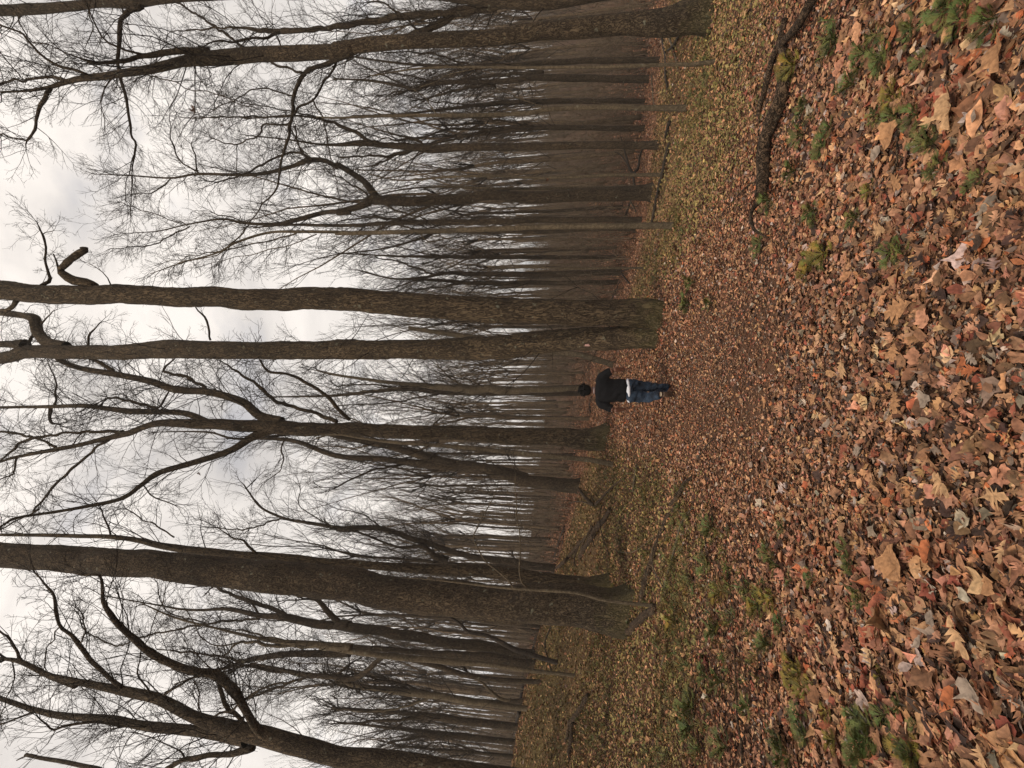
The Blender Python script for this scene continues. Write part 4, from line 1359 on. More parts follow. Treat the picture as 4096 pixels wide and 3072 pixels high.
trace_tree('woodland_tree', 'rough brown stem with a thick low fork, second from the left edge', 22,
           'F 1040 1490 30, 800 1462 40, 600 1452 36, 520 1430 22, 200 1390 14, 0 1370 9', ['F 620 1455 18, 480 1470 12, 300 1510 7', 'F 600 1450 14, 450 1470 12, 320 1500 8'], 'brown', trunk_t0=.3, twig=1, size=1.6)
trace_tree('young_tree', 'bushy young tree with dense fine branches near the left edge', 22,
           'F 1050 1580 22, 850 1560 20, 600 1540 14, 400 1520 8', ['F 900 1560 10, 700 1500 7, 520 1500 4', 'F 850 1565 10, 650 1600 7, 500 1590 4'], 'brown', trunk_t0=.15, twig=1.6, size=1.8)
trace_tree('leaning_dead_sapling', 'black bare dead sapling leaning right from the slope crest', 16,
           'F 1300 985 24, 1150 920 30, 1050 870 28, 950 825 22, 830 800 18, 760 735 14, 650 672 10', ['F 760 760 12, 830 720 12, 880 700 8', 'F 1140 915 6, 1180 950 6, 1210 1010 5', 'F 840 800 8, 950 790 6, 1020 760 4'], 'twig', dead=True)
trace_tree('sapling', 'thin pale sapling growing in front of the widest trunk', 8,
           'I 92 663 30, 0 655 27; F 2000 635 23, 1700 600 20, 1500 550 19, 1200 530 17, 1000 515 14, 780 490 11, 600 470 7, 400 455 4',
           ['F 1200 522 10, 1150 400 9, 1145 200 8, 1140 0 7; E 1120 1500 6, 1125 1400 4', 'F 1110 520 10, 950 350 9, 850 200 8, 950 0 6; E 1020 1490 5'], 'light', near=True, trunk_t0=.5, size=.5, twig=.8)
trace_tree('woodland_tree', 'curving brown trunk with a sharp side fork, right of the widest trunk', 24,
           'F 1400 400 42, 1100 360 46, 800 310 36, 500 215 36, 230 142 32, 0 148 30; C 2212 152 26, 1900 100 18, 1780 75 16, 1650 12 13; B 1570 1525 10, 1540 1480 7',
           ['F 700 345 44, 620 325 40, 540 260 26, 380 262 14, 130 168 12, 0 148 8', 'C 1780 80 10, 1550 150 9, 1370 140 6', 'F 300 160 10, 160 60 8, 0 20 5', 'C 2100 130 8, 1900 10 6; B 1900 1500 4'], 'brown', trunk_t0=.4, twig=1, size=1.7)
trace_tree('woodland_tree', 'tall straight stem in the middle distance just right of the twin trunks', 28,
           'E 1720 145 38, 1500 150 38, 1200 155 36, 900 152 30, 700 145 24, 550 172 18, 350 182 12, 150 130 6', ['E 620 160 14, 400 80 10, 200 40 6', 'E 560 170 12, 350 240 8, 200 260 5'], 'brown', trunk_t0=.35, twig=.9, size=2)
trace_tree('woodland_tree', 'straight stem in the middle distance, nearer the twin trunks than its neighbour', 29,
           'E 1720 207 30, 1300 208 30, 900 210 26, 600 190 18, 350 180 10, 200 150 6', ['E 800 210 12, 600 240 9, 450 250 5'], 'brown', trunk_t0=.35, twig=.9, size=2)
trace_tree('woodland_tree', 'slim straight stem right of the pair beyond the twin trunks', 31,
           'E 1700 48 26, 1000 45 26, 500 42 17, 200 30 9, 0 20 6', ['E 700 45 10, 500 10 8, 300 -40 5'], 'brown', trunk_t0=.35, twig=.9, size=2)
trace_tree('slender_tree', 'short thin stem standing at the edge of the yellow green leaves, middle right', 17,
           'E 1925 116 14, 1800 114 14, 1500 116 12, 1200 112 10, 900 110 6', [], 'light', trunk_t0=.5, twig=.6)

# ------------------------------------------------------------------ the rest of the wood
def proto_tree(seed, h=22.0, r0=.2, fork=.5, twiggy=1.0, cheap=False):
    rr = np.random.default_rng(seed)
    st, tw = [], []
    n = 12
    z = np.linspace(-.3, h * fork, n)
    wob = np.cumsum(rr.normal(0, .07, (n, 2)), axis=0) * np.linspace(0, 1, n)[:, None]
    P = np.stack([wob[:, 0], wob[:, 1], z], -1)
    R = np.linspace(r0 * 1.12, r0 * .72, n)
    R[0] *= 1.3
    st.append((P, R, 6 if cheap else 9))
    nl = rr.integers(2, 4)
    for j in range(nl):
        an = 6.283 * j / nl + rr.uniform(-.5, .5)
        d = np.array([math.cos(an) * .22, math.sin(an) * .22, 1.0])
        d /= np.linalg.norm(d)
        m = 9
        L = h * (1 - fork) * rr.uniform(.8, 1.08)
        pts = [P[-1 - (j % 2)]]
        dd = d
        for i in range(m - 1):
            dd = dd + rr.normal(0, .11, 3)
            dd[2] += .10
            dd /= np.linalg.norm(dd)
            pts.append(pts[-1] + dd * L / (m - 1))
        pts = np.array(pts)
        rl = np.linspace(r0 * .55, .012, m)
        st.append((pts, rl, 5 if cheap else 7))
        a = np.arange(m)
        if cheap:
            for _ in range(int(6 * twiggy)):
                i = rr.integers(1, m)
                v = rr.normal(0, 1, 3)
                v[2] = abs(v[2]) * .9 + .5
                v /= np.linalg.norm(v)
                grow(tw, pts[i - 1], v, rr.uniform(1.3, 3.2), .02, 2, rr)
        else:
            sprout(tw, pts, rl, rr, .95 / twiggy, .06, 2.3, 1, .006)
    if not cheap:
        sprout(tw, P, R, rr, 1.3, .45, 1.7, 1, .006)
    else:
        for _ in range(5):
            v = rr.normal(0, 1, 3)
            v[2] = abs(v[2])
            v /= np.linalg.norm(v)
            grow(tw, P[rr.integers(4, n)], v, rr.uniform(1, 2.4), .018, 2, rr)
    return st, tw


def to_mesh(name, lines, mat):
    v, q, t = tubes(lines)
    me = fast_mesh(name, v, q, t)
    me.materials.append(mat)
    return me


SPREAD = .55
protos = []
for s in range(9):
    st, tw = proto_tree(300 + s, 20 + (s * 37 % 7), .10 + .022 * (s % 4), .42 + .06 * (s % 3), 1.0)
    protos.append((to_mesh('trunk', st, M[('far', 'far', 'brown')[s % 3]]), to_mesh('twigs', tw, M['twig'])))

# sectors of the wood named by what stands in front of them: (upper picture row, sector text)
SECT = [(0, 260, 'behind the swollen foot of the right edge tree'), (260, 560, 'beyond the fallen logs on the right'),
        (560, 900, 'behind the high forked tree'), (900, 1180, 'between the knotty grey stem and the twin trunks'),
        (1180, 1400, 'glimpsed behind the twin trunks'), (1400, 1700, 'straight ahead above the walker'),
        (1700, 2050, 'behind the dark spreading tree left of the walker'), (2050, 2330, 'beyond the dead brush on the left slope'),
        (2330, 2560, 'behind the widest trunk'), (2560, 3072, 'along the crest at the far left')]
taken = []


def place_tree(x, y, k, sc, yaw, band):
    X, Y, d = project((x, y, 2))
    txt = 'outside the picture'
    for a, b, t in SECT:
        if a <= Y < b:
            txt = t
    if Y < 0:
        txt = SECT[0][2]
    if Y >= 3072:
        txt = SECT[-1][2]
    adj = {'mid': 'slim bare trunk in the middle distance', 'far': 'far off grey brown bare trunk'}[band]
    z = float(ground(x, y))
    root = empty('bare_tree', (x, y, z), '%s %s' % (adj, txt), 'tree', '%s trees %s' % ('middle distance' if band == 'mid' else 'far off', txt))
    root.rotation_euler = (RNG.uniform(-.03, .03), RNG.uniform(-.03, .03), yaw)
    root.scale = (sc * .95, sc * .95, sc)
    for me in protos[k]:
        o = bpy.data.objects.new(me.name.split('.')[0], me)
        COL.objects.link(o)
        o.parent = root


def fill(n, y0, y1, band, gap):
    made = tries = 0
    while made < n and tries < n * 60:
        tries += 1
        y = math.sqrt(RNG.uniform(y0 * y0, y1 * y1))
        x = RNG.uniform(-.92, .92) * y
        X, Y, d = project((x, y, 2))
        if not -150 < Y < 3220:
            continue
        if abs(x - .0) < 1.6 and y < 40:
            continue
        if any((x - a) ** 2 + (y - b) ** 2 < gap * gap for a, b in taken):
            continue
        taken.append((x, y))
        place_tree(x, y, RNG.randrange(len(protos)), RNG.uniform(.72, 1.12) * (1 if band == 'far' else .92), RNG.uniform(0, 6.28), band)
        made += 1


fill(72, 24, 45, 'mid', 1.5)
fill(200, 42, 90, 'far', 1.6)


def distant_wood():
    lib = [proto_tree(500 + s, 19 + s % 5, .09 + .015 * (s % 4), .5, 1.0, cheap=True) for s in range(8)]
    Vs, Qs, Ts, off = [], [], [], 0
    built = [tubes(a + b) for a, b in lib]
    for i in range(1050):
        y = math.sqrt(RNG.uniform(80 ** 2, 210 ** 2)) if i % 3 else math.sqrt(RNG.uniform(46 ** 2, 82 ** 2))
        x = RNG.uniform(-.95, .95) * y
        v, q, t = built[i % len(built)]
        c, s = math.cos(i * 1.7), math.sin(i * 1.7)
        sc = RNG.uniform(.75, 1.15)
        vv = np.stack([v[:, 0] * c - v[:, 1] * s, v[:, 0] * s + v[:, 1] * c, v[:, 2]], -1) * sc
        vv += np.array([x, y, float(ground(x, y))])
        Vs.append(vv); Qs.append(q + off); Ts.append(t + off)
        off += len(vv)
    me = fast_mesh('distant_wood', np.concatenate(Vs), np.concatenate(Qs), np.concatenate(Ts))
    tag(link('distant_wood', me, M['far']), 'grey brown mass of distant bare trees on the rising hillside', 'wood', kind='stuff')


def underbrush():
    """thin bare stems and brush between the trunks, too many to count"""
    rr = np.random.default_rng(77)
    L = []
    for i in range(7500):
        y = rr.uniform(24, 130)
        x = rr.uniform(-.95, .95) * y
        if i % 3 == 0:
            x = abs(x)
        if abs(x) < 1.5 and y < 40:
            continue
        z = float(ground_smooth(x, y))
        h = rr.uniform(.8, 3.6) * (1 + y / 110)
        r = rr.uniform(.008, .026) * (1 + y / 120)
        n = 5
        lean = rr.normal(0, .12, 2)
        zz = np.linspace(-.2, h, n)
        P = np.stack([x + lean[0] * zz + rr.normal(0, .05, n), y + lean[1] * zz + rr.normal(0, .05, n), z + zz], -1)
        L.append((P, np.linspace(r, r * .3, n), 3))
        for _ in range(5):
            k = rr.integers(1, n - 1)
            d = rr.normal(0, 1, 3)
            d[2] = abs(d[2]) + .4
            d /= np.linalg.norm(d)
            L.append((np.array([P[k], P[k] + d * h * .16, P[k] + d * h * .3 + rr.normal(0, .1, 3)]), np.array([r * .5, r * .35, r * .15]), 3))
    v, q, t = tubes(L)
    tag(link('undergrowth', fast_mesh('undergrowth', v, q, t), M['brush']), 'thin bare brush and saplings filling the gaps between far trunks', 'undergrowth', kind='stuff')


distant_wood()
underbrush()


# ------------------------------------------------------------------ logs, sticks and dead wood on the ground
def ground_wood(name, label, pts, mat='log', lift=.5, cat='log', branches=(), end_rough=True, group=None, sides=12):
    tr = parse(pts)
    P, R = [], []
    for X, Y, w in tr:
        p = on_ground(X, Y)
        r = max(w * .5 / FPX * project(p)[2], .004)
        P.append([p[0], p[1], float(ground(p[0], p[1])) + r * lift + .02])
        R.append(r)
    P, R = np.array(P), np.array(R)
    base = P[0].copy()
    Pr, Rr = resample(P, R, max(.05, R.mean() * .6))
    seed = sum(ord(c) for c in label) % 97
    s = np.arange(len(Pr))
    Pr = Pr + (np.stack([vnoise(s * .4, s * 0., seed=seed + c) for c in range(3)], -1) - .5) * Rr[:, None] * .5
    root = empty(name, base, label, cat, group)
    if sides > 8:
        t = np.gradient(Pr, axis=0)
        t /= np.linalg.norm(t, axis=1, keepdims=True)
        u = np.cross(t, [0, 0, 1.0])
        u /= np.linalg.norm(u, axis=1, keepdims=True)
        v = np.cross(t, u)
        a = np.arange(sides) * 2 * np.pi / sides
        D = u[:, None] * np.cos(a)[None, :, None] + v[:, None] * np.sin(a)[None, :, None]
        Rm = Rr[:, None] * (1 + .35 * (vnoise(np.cos(a)[None] * 1.5 + 9 + 0 * Rr[:, None], np.sin(a)[None] * 1.5 + 9 + 0 * Rr[:, None], s[:, None] * .35 + 0 * a, seed) - .5)
                            + .25 * (vnoise(np.cos(a)[None] * 4 + 9 + 0 * Rr[:, None], np.sin(a)[None] * 4 + 9 + 0 * Rr[:, None], s[:, None] * .8 + 0 * a, seed + 5) - .5))
        V = (Pr[:, None] + D * Rm[..., None]).reshape(-1, 3)
        n = len(Pr)
        I = np.arange(n * sides).reshape(n, sides)
        Q = np.stack([I[:-1], np.roll(I[:-1], -1, 1), np.roll(I[1:], -1, 1), I[1:]], -1).reshape(-1, 4)
        c0, c1 = len(V), len(V) + 1
        V = np.vstack([V, Pr[0] + t[0] * Rr[0] * .4, Pr[-1] - t[-1] * Rr[-1] * .4])
        j = np.arange(sides)
        T = np.concatenate([np.stack([I[0][(j + 1) % sides], I[0][j], np.full(sides, c0)], -1), np.stack([I[-1][j], I[-1][(j + 1) % sides], np.full(sides, c1)], -1)])
        me = fast_mesh('trunk', V - base, Q, T)
    else:
        V, Q, T = tubes([(Pr, Rr, sides)])
        me = fast_mesh('stem', V - base, Q, T)
    link('wood', me, M[mat], root)
    for b in branches:
        bt = parse(b)
        BP, BR = [], []
        for i, (X, Y, w) in enumerate(bt):
            p = on_ground(X, Y)
            r = max(w * .5 / FPX * project(p)[2], .003)
            h = .05 + .12 * math.sin(i * 1.1)
            BP.append(np.array([p[0], p[1], p[2] + h]))
            BR.append(r)
        bp_, br_ = resample(np.array(BP), np.array(BR), .08)
        V, Q, T = tubes([(bp_, br_, 6)])
        link('branch', fast_mesh('branch', V - base, Q, T), M[mat], root)
    return root


ground_wood('rotten_log', 'thick rotten log split and brown, lying right of the path', 'G 610 1225 76, 622 1080 78, 632 950 80, 655 850 76, 695 740 76, 725 640 80, 745 520 74, 740 380 52, 715 250 38, 730 120 34',
            lift=1.0, branches=['G 600 1240 30, 595 1340 24, 615 1450 20, 625 1500 12'])
ground_wood('fallen_branch', 'long grey barked branch lying against the rotten log, far right foreground',
            'G 560 780 10, 580 685 30, 605 600 30, 630 500 34, 662 380 38, 708 290 40, 780 220 46, 850 140 52, 900 60 54, 950 -10 56', lift=1.5, cat='branch')
ground_wood('thin_branch', 'thin dark branch lying among green clubmoss at the right', 'G 1100 560 5, 1180 430 8, 1280 310 9, 1400 170 10, 1520 60 10, 1600 0 11', 'twig', 1.0, 'branch', sides=6)
ground_wood('stick', 'short pale stick lying upright on tan leaves, right foreground', 'G 1475 700 12, 1465 820 14, 1450 950 12, 1440 1050 11, 1400 1140 8', 'log', 1.2, 'stick', sides=6)
ground_wood('stick', 'small pale stick beside the path edge next to clubmoss, right', 'G 1350 1600 14, 1420 1570 13, 1540 1540 8', 'light', 1.0, 'stick', sides=6)
ground_wood('stick', 'thin broken twig angled toward the far end of the rotten log', 'G 300 1370 6, 400 1260 7, 480 1180 8, 560 1135 6, 700 1115 4', 'log', 1.0, 'stick', sides=6)
ground_wood('curved_branch', 'bent dark branch lying on the yellow green leaves in front of the high forked tree', 'D 2000 1400 18, 2020 1300 20, 2040 1200 20, 2070 1080 22, 2090 980 22, 2110 900 14', 'twig', .8, 'branch', sides=8)
ground_wood('mossy_log', 'narrow mossy log beside the foot of the widest trunk', 'F 1940 610 40, 1960 520 46, 1990 400 46, 2020 300 40, 2040 220 30, 2100 80 26, 2160 0 24', 'log', .5)
ground_wood('broken_branch', 'splintered stump of branch at the foot of the widest trunk, left side', 'F 1865 805 48, 1900 760 46, 1960 700 50, 2010 660 44, 2030 630 30', 'log', .6, 'branch')
ground_wood('stick', 'long pale curved stick lying on the leaves, left of the path', 'F 2085 580 8, 2090 500 14, 2130 350 13, 2160 220 12, 2190 120 12; I 80 90 10, 140 10 8', 'light', 1.3, 'stick', sides=6,
            branches=['F 2085 530 8, 2060 400 9, 2050 280 9, 2055 170 7', 'F 1750 280 4, 1900 300 5, 2060 200 5'])
ground_wood('stick', 'short thick pale stick among clubmoss in the left distance', 'F 2065 1020 10, 2080 960 14, 2100 890 18', 'light', 1.2, 'stick', sides=6)
ground_wood('mossy_log', 'crooked mossy log with yellow moss lying near the left edge', 'F 1600 1200 32, 1570 1260 30, 1530 1330 34, 1490 1380 32, 1470 1450 24, 1450 1500 14', 'log', .7)
ground_wood('mossy_log', 'straight mossy log pointing to the left edge, under the crooked one', 'F 1505 1380 34, 1495 1480 36, 1480 1560 30, 1475 1620 14', 'log', .5)
ground_wood('stick', 'straight pale pole lying across the green growth left of the walker', 'E 1905 1350 10, 1890 1450 13, 1880 1530 13', 'light', 1.0, 'stick', sides=6)
ground_wood('fallen_branch', 'dark bark branch slanting over leaves left of the path', 'H 0 1610 24, 40 1560 30, 90 1480 28, 135 1430 16', 'log', .8, 'branch', sides=8)
ground_wood('stick', 'thin straight twig lying on the leaves behind the walker, left of the path', 'H 160 1325 6, 210 1250 7, 275 1185 6', 'twig', 1.0, 'stick', sides=6)
ground_wood('long_vine', 'long thin bare vine trailing along the leaves in the left foreground', 'I 330 400 5, 375 500 6, 390 620 8, 400 750 9, 405 900 10, 415 1050 11, 430 1200 13, 445 1350 15, 460 1500 17, 475 1640 18', 'log', 1.6, 'vine', sides=6,
            branches=['I 400 750 7, 430 860 6, 520 960 6, 600 1080 7, 650 1200 7, 665 1270 6'])
ground_wood('stick', 'charred looking stick poking out between leaves in the left foreground', 'I 1500 755 18, 1570 715 16, 1640 675 14, 1680 650 8', 'twig', 1.2, 'stick', sides=8)
ground_wood('stick', 'thin twig with rough bark on bare soil beside the biggest golden leaf', 'H 1640 300 8, 1700 295 10, 1760 290 9', 'log', 1.2, 'stick', sides=6)
ground_wood('stick', 'short twig lying across the path centre', 'H 890 770 8, 960 775 9, 1040 772 8', 'light', 1.3, 'stick', sides=6)
# fallen poles beyond
FL = [('F 1175 1030 20, 1185 1110 24, 1170 1250 22, 1150 1350 20, 1130 1450 18, 1100 1600 18', 'long dark log lying along the slope crest at the far left'),
      ('F 1225 1060 20, 1245 920 20, 1265 830 22, 1285 740 18', 'dark log on the crest just left of the widest trunk'),
      ('F 1360 1050 7, 1320 880 9, 1360 750 8', 'thin dark pole lying below the crest log, left of the widest trunk'),
      ('F 1375 330 14, 1410 230 15, 1440 140 12', 'dark pole lying on brown leaves right of the widest trunk'),
      ('F 1400 330 9, 1430 230 9, 1440 130 8', 'second dark pole close beside the pole on brown leaves'),
      ('D 2055 230 11, 2080 350 14, 2085 480 16, 2095 560 10', 'straight dark pole lying across the trunks right of the crooked sapling'),
      ('D 2090 200 10, 2120 280 13, 2150 380 11, 2160 440 8', 'pale brown pole slanting toward the crooked sapling'),
      ('D 2200 130 12, 2180 200 18, 2130 290 16, 2090 320 9', 'crooked branch at the foot of the right edge tree'),
      ('D 1990 480 8, 2000 600 9, 2010 680 7', 'thin pale pole propped between trunks at the right'),
      ('D 2110 770 22, 2095 830 20, 2080 870 14', 'dark stump end of a log beside the upright forked trunk'),
      ('D 1860 1270 8, 1830 1350 12, 1820 1390 9', 'dark pole behind the high forked tree'),
      ('D 1850 1260 9, 1880 1310 10, 1890 1340 8', 'bleached broken stick behind the high forked tree'),
      ('E 1660 760 8, 1650 800 9, 1640 830 8', 'pale sawn pole on the leaves just right of the walker'),
      ('E 1605 1030 8, 1600 980 8, 1610 920 7', 'dark log on the path beyond the walker'),
      ('E 1740 310 10, 1770 250 10, 1790 200 8', 'dark pole lying right of the twin trunks'),
      ('E 1850 210 9, 1800 140 9, 1850 120 6', 'bent thin stick on brown leaves right of the twin trunks')]
for p_, l_ in FL:
    ground_wood('fallen_pole', l_, p_, 'twig' if 'pale' not in l_ and 'bleached' not in l_ else 'light', .8, 'log', sides=8)

# brush pile left of the path: mossy stem with dead branches standing up
ground_wood('dead_brush', 'tangle of dead branches around a mossy fallen stem, left of the dark spreading tree',
            'F 1540 340 20, 1570 280 30, 1610 220 34, 1660 140 38, 1710 80 34, 1740 20 26', 'log', .6, 'brush',
            branches=['F 1360 430 16, 1430 380 20, 1490 320 20, 1530 240 20, 1545 160 14', 'F 1510 390 10, 1525 330 12, 1560 240 12, 1600 170 11, 1660 60 9', 'F 1540 330 9, 1580 240 10, 1640 130 10',
                      'F 1610 130 10, 1640 200 10, 1655 260 7', 'F 1680 0 6, 1690 100 6, 1710 200 7, 1730 330 6', 'E 1520 1490 14, 1580 1550 20, 1640 1610 24', 'E 1640 1610 20, 1700 1570 14, 1780 1490 10, 1840 1430 6', 'E 1640 1620 14, 1560 1590 9, 1480 1600 6'])

# a broken snag with two arms standing beyond the high forked tree
def snag():
    d = 24
    b = at_depth(*S('D', 1880, 1180), d)
    root = empty('dead_snag', (b[0], b[1], float(ground(b[0], b[1]))), 'black dead snag shaped like a Y on brown leaves beside the high forked tree', 'snag')
    L = []
    for s in ('D 1880 1180 16, 1865 1100 16', 'D 1868 1098 18, 1840 1050 16, 1820 970 11, 1800 900 7, 1790 860 4', 'D 1870 1095 18, 1900 1060 18, 1915 970 13, 1950 910 7', 'D 1850 1060 9, 1790 980 7, 1750 960 4'):
        tr = parse(s)
        P = np.array([at_depth(X, Y, d + .25 * i) for i, (X, Y, w) in enumerate(tr)])
        R = np.array([w * .5 / FPX * d for X, Y, w in tr])
        L.append((*resample(P, R, .2), 7))
    v, q, t = tubes(L)
    link('trunk', fast_mesh('trunk', v - np.array(root.location), q, t), M['twig'], root)


snag()

# small dead leaf clusters still hanging in the canopy
for i, (rg, x, y, s_, lb) in enumerate([('A', 1215, 690, 60, 'largest dark clump of dead leaves hanging alone against the sky, upper right'), ('A', 1403, 783, 22, 'small dark dead leaf clump below the largest hanging clump'),
                                       ('D', 1330 + 0, 1137, 22, 'dark leaf clump hanging in the mist of twigs beside the high forked tree'), ('F', 200, 218, 22, 'dead leaf clump hanging over the curving brown trunk'), ('B', 1260, 1412, 26, 'dead leaf clump hanging left of the dark spreading tree'),
                                       ('E', 1125, 1545, 28, 'brown dead leaf clump hanging near the leaning forked tree')]):
    X, Y = S(rg, x, y)
    p = at_depth(X, Y, 11.0)
    V, Q, n = leaf_proto('oak', 70 + i)
    vs_, qs_, cs_, off = [], [], [], 0
    sz = s_ * K / FPX * 11
    rr = np.random.default_rng(i)
    m = 5
    Rm = rot_mats(rr.uniform(0, 6, m), rr.uniform(.5, 1.6, m), rr.uniform(0, 6, m))
    for k in range(m):
        vs_.append(V @ Rm[k].T * sz * rr.uniform(.6, 1.0) + rr.normal(0, sz * .22, 3))
        qs_.append(Q + off)
        off += len(V)
    vv = np.concatenate(vs_)
    me = fast_mesh('dead_leaves', vv, np.concatenate(qs_), smooth=False, color=np.tile(np.array(PAL['brown']) * .6, (len(vv), 1)))
    o = link('dead_leaf_clump', me, LEAF_MAT)
    o.location = p
    tag(o, lb, 'leaves')


# ------------------------------------------------------------------ the walker
def remesh(name, lines, voxel, mat, parent, smooth_it=6, wrinkle=0.0, extra=None, seed=0, wscale=14):
    """union of elliptical tubes. lines: (points, rx list, ry list) with y = walking direction"""
    Vs, Qs, Ts, off = [], [], [], 0
    k = 18
    for P, rx, ry in lines:
        P = np.array(P, float)
        rx, ry = np.array(rx, float), np.array(ry, float)
        s = np.concatenate([[0], np.cumsum(np.linalg.norm(np.diff(P, axis=0), axis=1))])
        q = np.linspace(0, s[-1], max(6, int(s[-1] / .02)))
        Pr, rxr = resample(P, rx, s[-1] / (len(q) - 1) * .999)
        ryr = np.interp(np.linspace(0, s[-1], len(Pr)), s, ry)
        t = np.gradient(Pr, axis=0)
        t /= np.linalg.norm(t, axis=1, keepdims=True)
        u = np.cross(np.tile([0, 1.0, 0], (len(Pr), 1)), t)
        bad = np.linalg.norm(u, axis=1) < .2
        u[bad] = np.cross(np.tile([0, 0, 1.0], (bad.sum(), 1)), t[bad])
        u /= np.linalg.norm(u, axis=1, keepdims=True)
        v = np.cross(t, u)
        # rounded ends
        e = np.linspace(0, 1, len(Pr)) * s[-1]
        er = np.minimum(1, np.sqrt(np.clip(1 - (1 - np.minimum(e, s[-1] - e) / (.5 * np.minimum(rxr, ryr) + 1e-6)).clip(0, 1) ** 2, 0.02, 1)))
        a = np.arange(k) * 2 * np.pi / k
        V = Pr[:, None] + u[:, None] * (np.cos(a)[None, :, None] * (rxr * er)[:, None, None]) + v[:, None] * (np.sin(a)[None, :, None] * (ryr * er)[:, None, None])
        n = len(Pr)
        I = off + np.arange(n * k).reshape(n, k)
        Qs.append(np.stack([I[:-1], np.roll(I[:-1], -1, 1), np.roll(I[1:], -1, 1), I[1:]], -1).reshape(-1, 4))
        Vs.append(V.reshape(-1, 3))
        Vs.append(np.array([Pr[0], Pr[-1]]))
        c = off + n * k
        j = np.arange(k)
        Ts.append(np.stack([I[0][(j + 1) % k], I[0][j], np.full(k, c)], -1))
        Ts.append(np.stack([I[-1][j], I[-1][(j + 1) % k], np.full(k, c + 1)], -1))
        off = c + 2
    me = fast_mesh(name, np.concatenate(Vs), np.concatenate(Qs), np.concatenate(Ts))
    o = bpy.data.objects.new(name, me)
    COL.objects.link(o)
    md = o.modifiers.new('r', 'REMESH')
    md.mode = 'VOXEL'
    md.voxel_size = voxel
    md.use_smooth_shade = True
    sm = o.modifiers.new('s', 'SMOOTH')
    sm.factor = .5
    sm.iterations = smooth_it
    dg = bpy.context.evaluated_depsgraph_get()
    dg.update()
    me2 = bpy.data.meshes.new_from_object(o.evaluated_get(dg))
    o.modifiers.clear()
    o.data = me2
    if wrinkle:
        n = len(me2.vertices)
        co = np.empty(n * 3, np.float32)
        no = np.empty(n * 3, np.float32)
        me2.vertices.foreach_get('co', co)
        me2.vertices.foreach_get('normal', no)
        co = co.reshape(-1, 3).astype(float)
        no = no.reshape(-1, 3)
        w = vnoise(co[:, 0] * wscale + co[:, 2] * 6, co[:, 1] * wscale, co[:, 2] * wscale * 1.3 + co[:, 0] * 5, seed) - .5
        w = np.sign(w) * np.abs(w) ** .8
        co = co + no * (w * wrinkle * 2)[:, None]
        me2.vertices.foreach_set('co', co.astype(np.float32).ravel())
        me2.update()
    me2.polygons.foreach_set('use_smooth', np.ones(len(me2.polygons), bool))
    me2.materials.clear()
    me2.materials.append(mat)
    o.parent = parent
    me2.name = name
    return o


